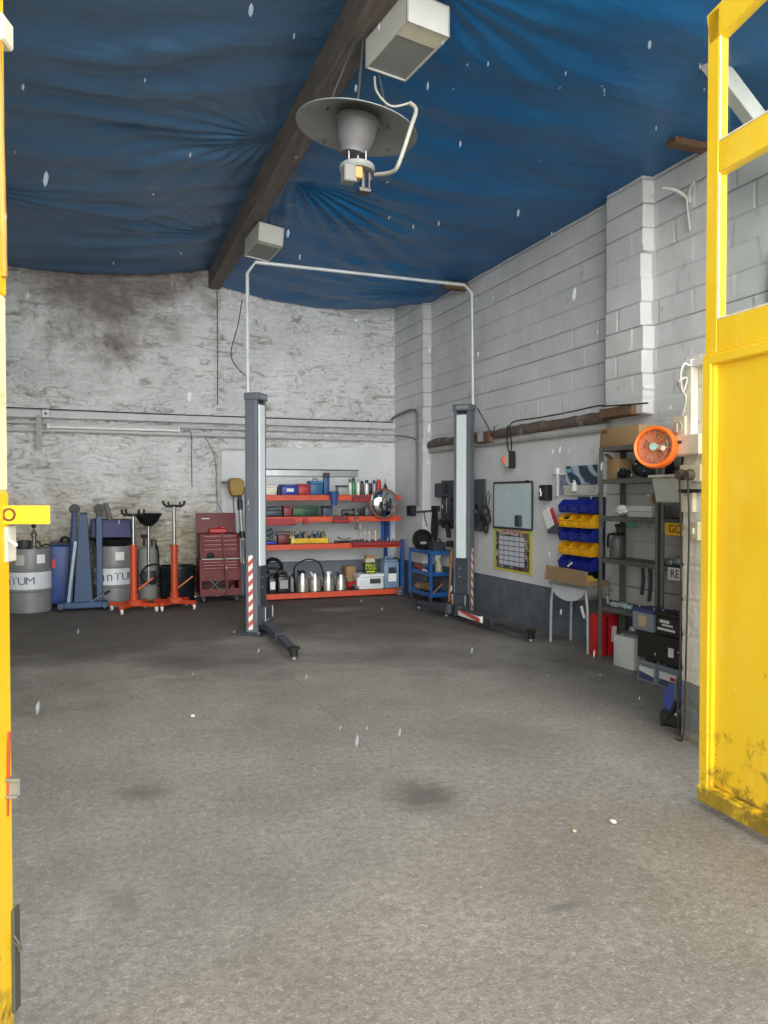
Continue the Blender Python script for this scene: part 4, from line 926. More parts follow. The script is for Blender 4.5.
# pliers hung on second beam
p = by(357, 519, SY - .05); r = T('pliers', 'steel pliers hanging from the second beam', 'pliers', (p.x, SY - .02, 1.25))
b = MB(); b.tube([(-.02, 0, .06), (-.03, 0, .02), (-.004, -.004, -.03), (.02, 0, -.12), (.015, 0, -.19)], .011, 8, 4); b.tube([(.02, 0, .06), (.03, 0, .02), (.004, .004, -.03), (-.02, 0, -.12), (-.015, 0, -.19)], .011, 8, 4); b.build('grips', DGR, r)
b = MB(); b.bx(-.03, .03, -.012, .012, .05, .10, .008); b.cyl((0, -.016, -.03), (0, .016, -.03), .018, seg=12); b.build('jaws', STL, r)
# second shelf
def spanner(b, x, y, z, L, a, w_=.014):
    ca, sa = math.cos(a), math.sin(a); p = Vector((x, y, z)); q = p + Vector((L * ca, L * sa, 0))
    b.bar(p, q, w_, .01, .002); b.lathe([(w_ * .7, -.006), (w_ * 1.5, -.006), (w_ * 1.5, .006), (w_ * .7, .006), (w_ * .7, -.006)], 14, Matrix.Translation(q)); b.bx(p.x - w_, p.x + w_, p.y - w_, p.y + w_, z - .006, z + .006, .004)
k = sitem(264, 281, 510, 2, 'drill_box', 'dark grey lumpy power tool at the left of the second shelf', 'tool', (58, 68, 78), bev=.03, depth=.2)
b = MB(); b.cyl((-.1, .1, .1), (.06, .1, .12), .05, seg=18); b.bx(.02, .09, .06, .14, .0, .1, .015); b.build('motor', M('tool_slate', (70, 84, 96), .45), k)
k = sitem(282, 290.5, 505.5, 2, 'tool_case', 'dark red case on the second shelf', 'case', (120, 38, 46), depth=.2, lid=(100, 30, 38))
k = sitem(291, 316.5, 505.5, 2, 'tool_case', 'long dark green case on the second shelf', 'case', (34, 66, 46), depth=.2, lid=(44, 82, 58))
MB().bx(-.2, -.04, -.006, .0, .04, .09).build('label', M('label_dark', (60, 110, 70), .6), k)
r = T('wrench_set', 'row of spanners laid flat on the second shelf beside the green case', 'spanners', (sp(322).x, SY + .1, LV[2] + .012))
b = MB()
for i in range(5): spanner(b, -.03, .03 * i, 0, .32 - .03 * i, .05 * i)
b.build('spanners', STL, r)
k = sitem(325, 334.5, 506, 2, 'parts_box', 'slate blue open box in the middle of the second shelf', 'box', (66, 86, 108), y=.30, depth=.14, lid=(40, 48, 60))
r = T('air_wrench', 'grey air wrench lying on the second shelf above the shallow red tray', 'wrench', (sp(347).x, SY + .12, LV[2] + .055))
b = MB(); b.cyl((-.10, 0, 0), (.06, 0, 0), .05, seg=18); b.cyl((.06, 0, 0), (.12, 0, 0), .03, seg=14); b.sph((-.10, 0, 0), .05, (.5, 1, 1)); b.build('body', M('tool_grey', (104, 106, 108), .4, .4), r)
b = MB(); b.bx(-.09, -.03, -.12, .0, -.04, .0, .012); b.build('handle', BLK, r)
k = sitem(352, 362, 508.5, 2, 'wire_coil_box', 'black open box of cable on the second shelf', 'box', (40, 42, 46), depth=.16)
b = MB(); b.lathe([(.06, .0), (.075, .012), (.06, .024), (.045, .012), (.06, 0)], 20, Matrix.Translation((0, .08, .09))); b.build('coil', BLK, k)
k = sitem(363, 373, 507, 2, 'grinder_box', 'grey block shaped tool left of the round mirror on the second shelf', 'tool', (92, 100, 110), depth=.16, bev=.025)
b = MB(); b.cyl((-.1, .05, .05), (.12, .03, .13), .022, seg=12); b.build('handle', DGR, k)
# third shelf
k = sitem(262, 275, 541, 1, 'open_tray', 'blue open tray with a tool in it at the left of the third shelf', 'tray', (34, 52, 150), depth=.24)
b = MB(); b.cyl((-.08, .1, .14), (.06, .12, .2), .05, seg=16); b.bx(.0, .07, .06, .16, .08, .15, .02); b.build('tool', M('tool_slate', (70, 84, 96), .45), k)
k = sitem(276, 287, 534, 1, 'power_drill', 'dark red power drill standing on the third shelf', 'drill', (108, 40, 48), depth=.12, bev=.03)
b = MB(); b.cyl((-.10, .06, .16), (.12, .06, .16), .038, seg=16); b.cyl((.12, .06, .16), (.16, .06, .16), .018, seg=12); b.build('body_barrel', M('drill_grey', (96, 84, 84), .45), k)
a_ = sp(288).x; c_ = sp(326).x; w_ = (c_ - a_) / 2; r = T('tool_tray', 'bright yellow tray full of grey tools on the third shelf', 'tray', ((a_ + c_) / 2, SY + .05, LV[1] + .001))
b = MB(); YT = M('tray_yellow', (214, 176, 32), .45, var=.08)
b.bx(-w_, w_, 0, .28, 0, .012); b.bx(-w_, w_, 0, .012, 0, .085, .003); b.bx(-w_, w_, .268, .28, 0, .085, .003); b.bx(-w_, -w_ + .012, 0, .28, 0, .085, .003); b.bx(w_ - .012, w_, 0, .28, 0, .085, .003); b.bx(-.006, .006, 0, .28, 0, .08); b.bx(-w_, -w_ + .02, .0, .02, 0, .15, .004); b.build('tray', YT, r)
for i in range(6):
    b = MB(); x = -w_ + .07 + i * (2 * w_ - .14) / 5; b.cyl((x - .05, .06 + .03 * (i % 3), .06), (x + .05, .16, .11 + .02 * (i % 2)), .026, seg=12); b.bx(x - .035, x + .03, .05, .16, .03, .12 + .03 * (i % 3), .012); b.cyl((x, .1, .10), (x + .03, .12, .19), .012, seg=8)
    b.build('hand_tool', M(('tool_grey', 'tool_slate', 'tool_brass')[i % 3], ((104, 106, 108), (70, 84, 96), (124, 116, 96))[i % 3], .4, .4), r)
for i, u in enumerate((328.5, 331.5)):
    p = sp(u, 537); h = p.z - LV[1]; r = T('glue_bottle', ('clear bottle just right of the yellow tray', 'second clear bottle right of the yellow tray, beside the scattered pliers')[i], 'bottle', (p.x, SY + .14, LV[1] + .001), 0, 'clear bottles on the third shelf')
    b = MB(); b.lathe([(0, 0), (.018, 0), (.02, .008), (.02, h * .7), (.009, h * .8), (.009, h), (0, h)], 14); b.build('body', M('clear_grey', (170, 172, 166), .3), r)
r = T('snips', 'open pair of tin snips on the third shelf in front of the white panel', 'snips', (sp(341.5).x, SY + .10, LV[1] + .016))
b = MB(); b.tube([(-.14, 0, 0), (-.04, .0, .02), (.03, .0, .04), (.12, 0, .06)], .013, 8, 4); b.tube([(.16, 0, 0), (.05, .02, .02), (-.02, .02, .04), (-.09, .02, .075)], .013, 8, 4); b.cyl((.005, -.01, .03), (.005, .04, .03), .022, seg=12); b.build('blades', STL, r)
p = by(359, 527, SY + .02); r = T('hanging_ratchet', 'silver ratchet hanging under the second shelf', 'ratchet', (p.x, SY - .03, 1.17))
b = MB(); b.bx(-.012, .012, -.01, .01, -.17, .0, .004); b.build('shank', STL, r); b = MB(); b.cyl((0, -.02, -.17), (0, .02, -.17), .034, seg=16); b.bx(-.02, .02, -.013, .013, -.10, -.02, .006); b.build('head', JUGM, r)
for i, u in enumerate((364, 368.5, 374.5)):
    p = sp(u, 530); h = p.z - LV[1]; r = T('sealant_tube', ('first pale sealant tube from the left behind the tool rail', 'middle pale sealant tube behind the tool rail', 'pale sealant tube nearest the blue posts')[i], 'tube', (p.x, SY + .16, LV[1] + .001), 0, 'sealant tubes on the third shelf')
    b = MB(); b.lathe([(0, 0), (.022, 0), (.022, h * .72), (.02, h * .74), (0, h * .74)], 14); b.build('body', M('tube_grey', (182, 178, 166), .4), r); b = MB(); b.lathe([(.012, h * .73), (.004, h), (0, h)], 10); b.build('nozzle', WHT, r)
# bottom shelf
def jug_can(u0, u1, v, name, label, cat, col, lab=None, y=.10, cap=BLK):
    a = sp(u0, y=SY + y).x; c = sp(u1, y=SY + y).x; z = LV[0]; h = by((u0 + u1) / 2, v, SY + y).z - z; w_ = (c - a) / 2
    r = T(name, label, cat, ((a + c) / 2, SY + y, z + .001)); m = M('item_%d_%d_%d' % col, col, .42, var=.08)
    b = MB(); b.bx(-w_, w_, 0, .2, 0, h * .78, .02, seg=2); b.bx(-w_ * .8, w_ * .5, .02, .18, h * .74, h * .88, .02, seg=2); b.build('body', m, r)
    b = MB(); b.cyl((w_ * .55, .1, h * .76), (w_ * .55, .1, h * .98), .024, seg=14); b.build('cap', cap, r)
    b = MB(); b.tube([(-w_ * .6, .1, h * .86), (-w_ * .5, .1, h * .99), (w_ * .2, .1, h * .99), (w_ * .3, .1, h * .86)], .014, 8, 3); b.build('handle', m, r)
    if lab: MB().bx(-w_ * .7, w_ * .7, -.003, .0, h * .2, h * .6).build('label', lab, r)
    return r
jug_can(269, 276, 574, 'oil_bottle', 'dark oil bottle with a pale label at the left end of the bottom shelf', 'bottle', (46, 48, 52), PAPER)
jug_can(278, 289.5, 572, 'oil_jug', 'black oil jug with a white oval label on the bottom shelf', 'jug', (36, 38, 42), M('label_bw', (150, 150, 150), .5, var=.4, vs=30))
jug_can(290.5, 294, 574, 'oil_bottle', 'slim grey bottle squeezed between the oil jug and the tin jugs', 'bottle', (120, 122, 124), None)
k = sitem(266, 288, 570, 0, 'rag_heap', 'dark bundled hose behind the oil bottles on the bottom shelf', 'hose', (44, 42, 42), y=.45, depth=.25, bev=.06)
b = MB(); b.lathe([(.13, 0), (.16, .03), (.13, .06), (.10, .03), (.13, 0)], 24, Matrix.Translation((0, .05, .36)) @ Matrix.Rotation(1.2, 4, 'X')); b.build('hose_coil', RUB, k)
jugs = [(302.5, 15, 569, 'black topped tin jug, first of the row on the bottom shelf'), (315, 12.5, 571, 'tin jug with a white spout, second in the row on the bottom shelf'), (328.5, 13, 569.5, 'tin jug with a white lid, third in the row on the bottom shelf'), (341, 11, 571, 'tin jug with a dark neck, last in the row beside the red funnel')]
for i, (u, wpx, v, nm) in enumerate(jugs):
    p = by(u, v, SY + .16); h = p.z - LV[0]; R = .092 if i == 0 else .087; h *= .94
    r = T('oil_measure_jug', nm, 'jug', (p.x, SY + .17, LV[0] + .001), 0, 'tin measuring jugs on the bottom shelf')
    b = MB(); b.lathe([(0, 0), (R, 0), (R, .01), (R * .99, h * .3), (R * .84, h * .66), (R * .6, h * .8), (R * .58, h * .86), (R * .52, h * .86), (R * .5, h * .8), (0, h * .8)], 26); b.build('body', JUGM, r)
    b = MB(); b.tube([(R * .62, -.05, h * .76), (R * 1.05, -.07, h * .66), (R * 1.05, -.07, h * .3), (R * .9, -.05, h * .16)], .010, 8, 4); b.build('handle', STL, r)
    b = MB(); b.tube([(-R * .5, -.02, h * .8), (-R * .75, -.04, h * .95), (-R * .95, -.05, h * 1.0)], .022, 10, 3, r2=.014); b.build('spout', (BLK, WHT, GALV, DGR)[i], r)
    b = MB(); b.lathe([(0, h * .85), (R * .56, h * .85), (R * .5, h * .96), (0, h * (1.02 if i == 0 else .98))], 22); b.build('lid', (BLK, GALV, WHT, DGR)[i], r)
b = MB(); q0 = by(296, 572, SY + .42); q1 = by(323, 572, SY + .42)
b.tube([Vector((q0.x, SY + .45, LV[0] + .02)), by(294, 570, SY + .45), by(299, 563, SY + .45), by(307, 559.5, SY + .45), by(315, 560.5, SY + .45), by(321, 566, SY + .45), Vector((q1.x + .06, SY + .45, LV[0] + .02))], .012, 8, 5)
tag(b.build('black_hose', RUB), 'black hose arching behind the tin jugs', 'hose')
p = by(348, 584, SY + .14); r = T('red_funnel', 'small red funnel lying at the end of the tin jugs', 'funnel', (p.x + .05, SY + .16, LV[0] + .088))
mx_ = Matrix.Rotation(PI / 2 - .35, 4, 'Y'); b = MB(); b.lathe([(.07, 0), (.02, .09), (.012, .16), (.009, .16), (.017, .088), (.066, 0), (.07, 0)], 22, mx_ @ Matrix.Translation((0, 0, -.06))); b.build('cone', RED, r)
k = sitem(351.5, 361, 568, 0, 'cardboard_box', 'small cardboard box behind the white tub on the bottom shelf', 'box', (146, 112, 84), mat=CARD, y=.46, depth=.25, bev=.003)
MB().bx(-.08, .08, -.002, -.0005, .1, .14).build('tape', M('tape', (176, 148, 112), .4), k)
k = sitem(356, 380.5, 573, 0, 'white_tub', 'wide white plastic tub with a dark label on the bottom shelf', 'tub', (206, 214, 216), y=.04, depth=.30, lid=(222, 228, 230), bev=.02)
MB().bx(-.03, .15, -.006, -.0005, .09, .17).build('label', M('label_black', (54, 58, 62), .5, var=.3, vs=30), k); MB().bx(-.245, -.19, -.004, .04, .05, .2, .01).build('clip', WHT, k)
zt_ = LV[0] + .001 + (sp(368, 573).z - LV[0]) + .002
a_, c_ = by(365.5, 560, SY + .1), by(376, 560, SY + .1); w_ = (c_.x - a_.x) / 2; h = by(370, 556, SY + .1).z - zt_
r = T('screenwash_canister', 'black canister with yellow lettering on top of the white tub', 'canister', ((a_.x + c_.x) / 2, SY + .10, zt_))
MB().bx(-w_, w_, 0, .16, 0, h * .62, .012, seg=2).build('body', M('canister_black', (40, 44, 34), .4), r)
MB().bx(-w_ * .9, w_ * .9, .01, .15, h * .62, h * .85, .01).build('shoulder', M('canister_pale', (200, 196, 176), .5), r)
MB().bx(-w_ * .75, w_ * .75, .03, .13, h * .85, h, .006).build('cap', M('canister_tan', (176, 128, 70), .5), r)
LIME = M('lime_print', (190, 214, 30), .5, var=.05)
b = MB(); b.text('MAX', .085, Matrix.Translation((0, -.002, h * .44)) @ TXT); b.text('POWER', .055, Matrix.Translation((0, -.002, h * .26)) @ TXT); b.bx(-w_ * .8, w_ * .8, -.002, 0, h * .06, h * .14); b.build('print', LIME, r)
a_, c_ = by(384.5, 560, SY + .04), by(399.5, 560, SY + .04); w_ = (c_.x - a_.x) / 2; h = by(391, 557.5, SY + .04).z - LV[0]
r = T('coolant_canister', 'large blue grey canister with a printed label at the right end of the bottom shelf', 'canister', ((a_.x + c_.x) / 2 , SY + .045, LV[0] + .001))
CANB = M('canister_blue_grey', (112, 138, 162), .45, var=.06)
b = MB(); b.bx(-w_, w_, 0, .24, 0, h * .86, .025, seg=2); b.bx(-w_ * .9, w_ * .9, .02, .22, h * .84, h * .94, .025, seg=2); b.build('body', CANB, r)
b = MB(); b.tube([(-w_ * .5, .12, h * .92), (-w_ * .4, .12, h), (w_ * .4, .12, h), (w_ * .5, .12, h * .92)], .016, 8, 3); b.build('handle', CANB, r)
MB().bx(-.06, .075, -.003, 0, h * .22, h * .48).build('label', PAPER, r); MB().bx(-.06, .075, -.003, 0, h * .48, h * .68).build('label_head', M('label_navy', (40, 52, 66), .5), r); b = MB(); b.cyl((w_ * .6, .06, h * .92), (w_ * .6, .06, h * .99), .03, seg=16); b.build('cap', BLK, r)
# convex mirror hung in front of the shelves
p = by(385.5, 503.5, SY - .16); r = T('convex_mirror', 'round convex chrome mirror mounted in front of the orange shelves', 'mirror', (p.x, SY - .085, p.z)); R = .222
face = Matrix.Rotation(PI / 2, 4, 'X') @ Matrix.Identity(4)
b = MB(); pr = [(R * math.sin(t_), .085 * math.cos(t_)) for t_ in [i * PI / 2 / 12 for i in range(12, -1, -1)]]; b.lathe(pr, 48, Matrix.Rotation(PI / 2, 4, 'X')); b.build('mirror_face', CHROME, r, smooth=80)
b = MB(); b.lathe([(R - .004, -.015), (R + .016, -.012), (R + .02, .01), (R + .006, .02), (R - .008, .012), (R - .004, -.015)], 48, Matrix.Rotation(PI / 2, 4, 'X')); b.build('rim', M('rim_brown', (128, 84, 66), .5), r)
b = MB(); b.lathe([(0, -.014), (R, -.014)], 32, Matrix.Rotation(PI / 2, 4, 'X')); b.cyl((0, .01, 0), (0, .03, 0), .04); b.build('back_plate', DGR, r)
# ================================================================== blue tool cart
r = T('tool_cart', 'blue three tier tool cart in the corner, hung with odds and ends', 'cart', (4.84, 10.755, 0))
hx, hy = .165, .40; CB = M('cart_blue', (20, 86, 150), .42, var=.12, dirt=(20, 40, 70), dscale=8, dthr=.62)
for sx_ in (-1, 1):
    for sy_ in (-1, 1): MB().bx(sx_ * hx - .018, sx_ * hx + .018, sy_ * hy - .018, sy_ * hy + .018, .09, .80, .004).build('corner_post', CB, r)
for z in (.11, .42, .74):
    b = MB(); b.bx(-hx, hx, -hy, hy, z, z + .01); b.bx(-hx - .012, -hx, -hy, hy, z - .005, z + .055, .003); b.bx(hx, hx + .012, -hy, hy, z - .005, z + .055, .003); b.bx(-hx, hx, -hy - .012, -hy, z - .005, z + .055, .003); b.bx(-hx, hx, hy, hy + .012, z - .005, z + .055, .003); b.build('tray', CB, r)
for sx_ in (-1, 1):
    for sy_ in (-1, 1):
        b = MB(); b.cyl((sx_ * hx - .014, sy_ * hy * .93, .04), (sx_ * hx + .014, sy_ * hy * .93, .04), .04, seg=16); b.bx(sx_ * hx - .02, sx_ * hx + .02, sy_ * hy * .93 - .015, sy_ * hy * .93 + .015, .05, .1, .003); b.build('caster', DGR, r)
# things on the cart
r = T('hose_coil', 'coiled black hose standing on top of the blue cart', 'hose', (4.82, 11.02, .755), PI / 2)
b = MB()
for k in range(4): b.lathe([(.14 - .03 * (k // 2), -.02), (.16 - .03 * (k // 2), 0), (.14 - .03 * (k // 2), .02), (.12 - .03 * (k // 2), 0), (.14 - .03 * (k // 2), -.02)], 36, Matrix.Translation((-.03 + .035 * (k % 2), .0, .172)) @ Matrix.Rotation(PI / 2, 4, 'Y') @ Matrix.Rotation(.06 * k, 4, 'X'))
b.lathe([(0, -.03), (.10, -.03), (.10, .03), (0, .03)], 28, Matrix.Translation((0, 0, .172)) @ Matrix.Rotation(PI / 2, 4, 'Y'))
b.build('coil', RUB, r); MB().bx(-.062, -.05, -.05, .05, .1, .14, .004).build('tag', M('grey_tag', (170, 168, 166), .6), r)
k = T('battery_pack', 'dark box next to the coiled hose on the cart', 'box', (4.86, 10.56, .752)); MB().bx(-.1, .1, -.1, .1, 0, .16, .01).build('case', M('slate_case', (50, 56, 66), .5), k); b = MB(); b.tube([(-.06, 0, .16), (-.05, 0, .2), (.05, 0, .2), (.06, 0, .16)], .01, 8, 3); b.build('handle', BLK, k)
p = Vector((4.86, 10.48, .432)); r = T('spray_bottle', 'clear spray bottle with a white trigger on the middle tier of the cart', 'bottle', p)
b = MB(); b.lathe([(0, 0), (.055, 0), (.06, .02), (.055, .14), (.022, .22), (.022, .25), (0, .25)], 22); b.build('bottle', M('bottle_murky', (150, 156, 132), .3, var=.08), r)
b = MB(); b.bx(-.06, .03, -.015, .015, .25, .30, .006); b.bx(-.05, -.035, -.01, .01, .19, .26, .003); b.build('trigger', WHT, r)
r = T('red_torch', 'red handled tool lying on the middle tier of the cart', 'tool', (4.76, 10.98, .465)); b = MB(); b.cyl((0, -.16, .0), (0, .14, .05), .03, seg=14); b.build('grip', M('grip_red', (160, 60, 60), .5), r); b = MB(); b.cyl((0, -.15, .0), (0, -.25, -.01), .022, seg=12); b.build('tip', WHT, r)
r = T('rag_bundle', 'brown rag bundle on the bottom tier of the cart', 'rag', (4.82, 10.95, .135)); b = MB()
for k in range(5): b.sph((random.uniform(-.04, .04), -.12 + .06 * k, .06 + .02 * (k % 2)), .07, (1, 1, .85), 14)
b.build('rag', M('rag_brown', (112, 90, 66), .9, var=.25, vs=18, bump=.5), r)
r = T('wooden_stick', 'pale wooden stick resting across the bottom tier of the cart', 'stick', (4.83, 10.46, .14)); b = MB(); b.bar((-.10, -.02, .0), (.10, .02, .15), .02, .014, .002); b.build('stick', WOODH, r)
r = T('white_strip', 'flat white plastic strip on the bottom tier of the cart', 'strip', (4.84, 10.42, .124)); b = MB(); b.bx(-.12, .12, -.03, .0, 0, .035, .006); b.build('strip', WHT, r)
r = T('coil_spring', 'small grey spring ring on the floor by the blue cart', 'ring', (4.60, 11.42, 0)); b = MB(); b.tube([(.05 * math.cos(t_ * .6), .05 * math.sin(t_ * .6), .012 + .0035 * t_) for t_ in range(44)], .009, 6); b.build('coil', M('spring_grey', (150, 146, 140), .4, .5), r)
# sledgehammer
p = fl(452, 603); r = T('sledgehammer', 'long wooden handled sledgehammer standing between the cart and the lift post', 'hammer', (4.86, 10.12, 0))
b = MB(); b.cyl((-.0, -.0, .04), (.06, .04, .88), .019, seg=14); b.build('handle', WOODH, r)
b = MB(); b.bx(.0, .12, -.07, .13, .86, .95, .018); b.build('head', BLK, r); b = MB(); b.bx(-.06, .06, -.05, .05, 0, .06, .012); b.build('foot', BLK, r)
# ================================================================== right wall fittings
WX = 5.035       # plaster face
def wp(u, v, out=0.0): return rx(u, v, WX - out)
# tool board behind the right post
a = wp(440, 482, .05); c = wp(483, 532, .05); yc = (a.y + c.y) / 2
L0 = (a.y - c.y) / 2; zb, ztp = 1.12, 1.84
r = T('tool_board', 'dark tool board on the right wall behind the lift post', 'board', (WX - .002, yc, 0), RW)
MB().bx(-L0, L0, -.03, 0, zb, ztp, .004).build('board', M('board_slate', (66, 74, 82), .6, var=.12, vs=8), r)
for i in range(10):
    x = -L0 + .1 + i * (2 * L0 - .2) / 9; z = 1.30 + .05 * ((i * 7) % 4); b = MB()
    b.bar((x, -.045, z - .10), (x + .01, -.045, z + .16), .022, .012, .003, up=(0, -1, 0)); b.cyl((x, -.055, z + .16), (x, -.032, z + .16), .024 + .006 * (i % 3), seg=12); b.build('hung_tool', (DGR, STL, BLK)[i % 3], r)
b = MB(); b.bx(-L0 - .06, -L0 + .22, -.12, -.03, 1.58, 1.80, .02); b.build('battery_charger', M('charger', (40, 48, 58), .5), r)
b = MB(); b.bx(-L0 + .05, -L0 + .5, -.10, -.03, 1.16, 1.26, .015); b.cyl((-L0 + .34, -.09, 1.2), (-L0 + .42, -.10, 1.0), .035, seg=14); b.build('air_gun', BLK, r)
# gloves / black gear by the whiteboard
p = wp(490, 516); r = T('hanging_gear', 'bunch of black gear hanging between the tool board and the whiteboard', 'gear', (WX - .003, p.y, p.z), RW)
b = MB(); b.sph((0, -.08, .05), .09, (1, .8, 1.1), 18); b.sph((.06, -.08, -.04), .075, (1, .7, 1.2), 18); b.sph((-.07, -.07, -.02), .06, (1, .7, 1), 16); b.sph((.02, -.07, -.16), .055, (.8, .7, 1.4), 16); b.build('gear', M('gear_black', (36, 36, 40), .6, var=.3, vs=10), r)
b = MB(); b.tube([(0, -.05, .14), (-.04, -.03, .26), (.02, -.02, .33)], .006, 6, 4); b.tube([(.03, -.05, .12), (.05, -.03, .25), (.04, -.02, .3)], .006, 6, 4); b.build('strap', WIRE, r)
# wall arm with hanging black loops near the corner
r = T('swing_arm', 'black wall arm by the corner with looped straps hanging from it', 'bracket', (4.912, 11.55, 1.35), RW)
b = MB(); b.bx(-.09, .09, -.10, 0, -.07, .10, .012); b.build('mount_box', BLK, r)
b = MB(); b.tube([(.05, -.05, -.02), (.3, -.07, .0), (.85, -.06, .03), (1.12, -.06, .06)], .016, 8, 4); b.tube([(.52, -.06, .02), (.54, -.04, -.12), (.56, -.02, -.22)], .012, 8, 3); b.build('arm', DGR, r)
b = MB()
for k in range(3): b.tube([(.95 + .05 * k, -.09, .06), (.91 + .05 * k, -.10, -.2), (.97 + .05 * k, -.11, -.36 - .03 * k), (1.03 + .05 * k, -.10, -.2), (.97 + .05 * k, -.09, .06)], .014, 8, 5)
b.bx(.93, 1.12, -.12, -.05, .02, .11, .01); b.build('strap_loops', RUB, r)
# orange lens lamp on two wires
p = wp(511, 460, .06); r = T('indicator_lamp', 'orange and white lamp unit dangling from the wall timber on wires', 'lamp', (4.94, p.y, p.z), RW)
b = MB(); b.bx(-.03, .075, -.045, .045, -.10, .10, .012); b.build('housing', M('lamp_ivory', (206, 200, 184), .5), r); b = MB(); b.bx(.075, .095, -.05, .05, -.11, .11, .008); b.build('back_cap', BLK, r)
b = MB(); b.lathe([(0, .075), (.03, .07), (.06, .045), (.075, 0), (.07, -.005), (0, -.005)], 22, Matrix.Translation((-.03, 0, 0)) @ Matrix.Rotation(-PI / 2, 4, 'Y')); b.build('orange_lens', M('lens_orange', (226, 104, 48), .3), r)
b = MB(); b.tube([(.0, 0, .10), (-.04, 0, .24), (-.02, 0, .44)], .008, 6, 4); b.tube([(.06, 0, .10), (.07, 0, .22), (.02, 0, .44)], .008, 6, 4); b.build('wire', WIRE, r)
# wires along the timber
b = MB(); b.tube([Vector((4.80, 9.15, 2.78)), Vector((4.92, 9.1, 2.55)), Vector((4.95, 9.0, 2.40)), Vector((4.95, 8.95, 2.52))], .008, 6, 5); tag(b.build('timber_cable', WIRE), 'dark cable sagging from the right lift post to the wall timber', 'cable')
b = MB(); pts = [rx(510, 425, 4.90), rx(516, 421, 4.90), rx(540, 417.5, 4.90), rx(570, 412, 4.90), rx(597, 406, 4.88), rx(607, 406, 4.86), rx(630, 404.5, 4.86), rx(648, 403, 4.90)]
b.tube(pts, .008, 6, 5); tag(b.build('timber_cable', WIRE), 'black cable running along the top of the wall timber towards the door', 'cable')
p = wp(481, 437, .1); r = T('junction_box', 'small grey junction box on the wall timber beside the right lift post', 'box', (4.965, p.y, p.z), RW); MB().bx(-.07, .07, -.05, .015, -.07, .07, .008).build('body', GALV, r); MB().bx(-.06, .06, -.056, -.05, -.06, .06, .003).build('cover', M('cover_grey', (170, 170, 166), .5), r)
# whiteboard
def wall_panel(u0, u1, v0, v1, u_ref=None):
    a = wp(u0, (v0 + v1) / 2); c = wp(u1, (v0 + v1) / 2); m = (u0 + u1) / 2
    return (a.y + c.y) / 2, (a.y - c.y) / 2, wp(m, v1).z, wp(m, v0).z
y_, hw_, z0, z1 = wall_panel(495.5, 533, 483.5, 527.5)
r = T('whiteboard', 'whiteboard with a dark frame on the right wall above the planner', 'whiteboard', (WX - .004, y_, 0), RW)
w = NT('whiteboard_surface'); base = w.ramp(w.noise(1.5, 5), (.3, (178, 200, 204)), (.7, (196, 214, 216)))
wn = w.noise(16, 7, .8, sc3=(1, 1, 2.6)); base = w.mix(w.ramp(wn, (.58, 0.0), (.66, .28)), base, (130, 160, 176)); WBM = w.done(base, None, .3)
MB().bx(-hw_, hw_, -.018, 0, z0, z1, .003).build('panel', WBM, r)
b = MB(); FRW = M('frame_dark', (56, 58, 60), .5)
b.bx(-hw_ - .01, hw_ + .01, -.026, 0, z1, z1 + .028, .003); b.bx(-hw_ - .01, hw_ + .01, -.028, 0, z0 - .025, z0, .003); b.bx(-hw_ - .02, -hw_, -.024, 0, z0, z1, .003); b.bx(hw_, hw_ + .02, -.024, 0, z0, z1, .003); b.build('frame', FRW, r)
MB().bx(hw_ * .28, hw_ * .55, -.06, -.02, z0 + .02, z0 + .16, .008).build('eraser', M('eraser', (58, 66, 72), .7), r); MB().bx(hw_ * .74, hw_ * .86, -.026, -.019, z0 + .56, z0 + .60).build('red_magnet', M('magnet', (150, 40, 50), .4), r)
# planner with yellow border
y_, hw_, z0, z1 = wall_panel(494.5, 532.5, 530, 572)
r = T('wall_planner', 'yellow bordered calendar grid poster under the whiteboard', 'poster', (WX - .004, y_, 0), RW)
MB().bx(-hw_, hw_, -.004, 0, z0, z1).build('sheet', M('planner_yellow', (206, 198, 72), .6, var=.06), r)
w = NT('planner_pictures'); vo = w.n('ShaderNodeTexVoronoi'); vo.inputs['Scale'].default_value = 16; w.l(w.tc, vo.inputs['Vector'])
hsv = w.n('ShaderNodeSeparateColor'); w.l(vo.outputs['Color'], hsv.inputs[0])
PB = w.done(w.ramp(hsv.outputs[0], (.2, (58, 60, 60)), (.4, (120, 116, 84)), (.55, (190, 186, 176)), (.7, (150, 80, 84)), (.85, (70, 92, 70))), None, .6)
hgt = z1 - z0
MB().bx(-hw_ * .88, hw_ * .88, -.006, -.004, z0 + hgt * .05, z1 - hgt * .05).build('picture_border', PB, r)
gx0, gx1, gz0, gz1 = -hw_ * .70, hw_ * .66, z0 + hgt * .14, z1 - hgt * .15
MB().bx(gx0, gx1, -.008, -.006, gz0, gz1).build('grid_sheet', M('grid_paper', (198, 200, 210), .7, var=.03), r)
MB().bx(gx0 + .05, gx1 - .1, -.008, -.006, gz1 + .02, gz1 + .075).build('heading', M('heading', (206, 196, 192), .6, col2=(150, 70, 70), vs=24), r)
b = MB()
for i in range(6): x = gx0 + (gx1 - gx0) * i / 5; b.bx(x - .004, x + .004, -.0095, -.008, gz0, gz1)
for i in range(7): z = gz0 + (gz1 - gz0) * i / 6; b.bx(gx0, gx1, -.0095, -.008, z - .005, z + .005)
b.build('grid_lines', M('grid_ink', (72, 76, 90), .6), r)
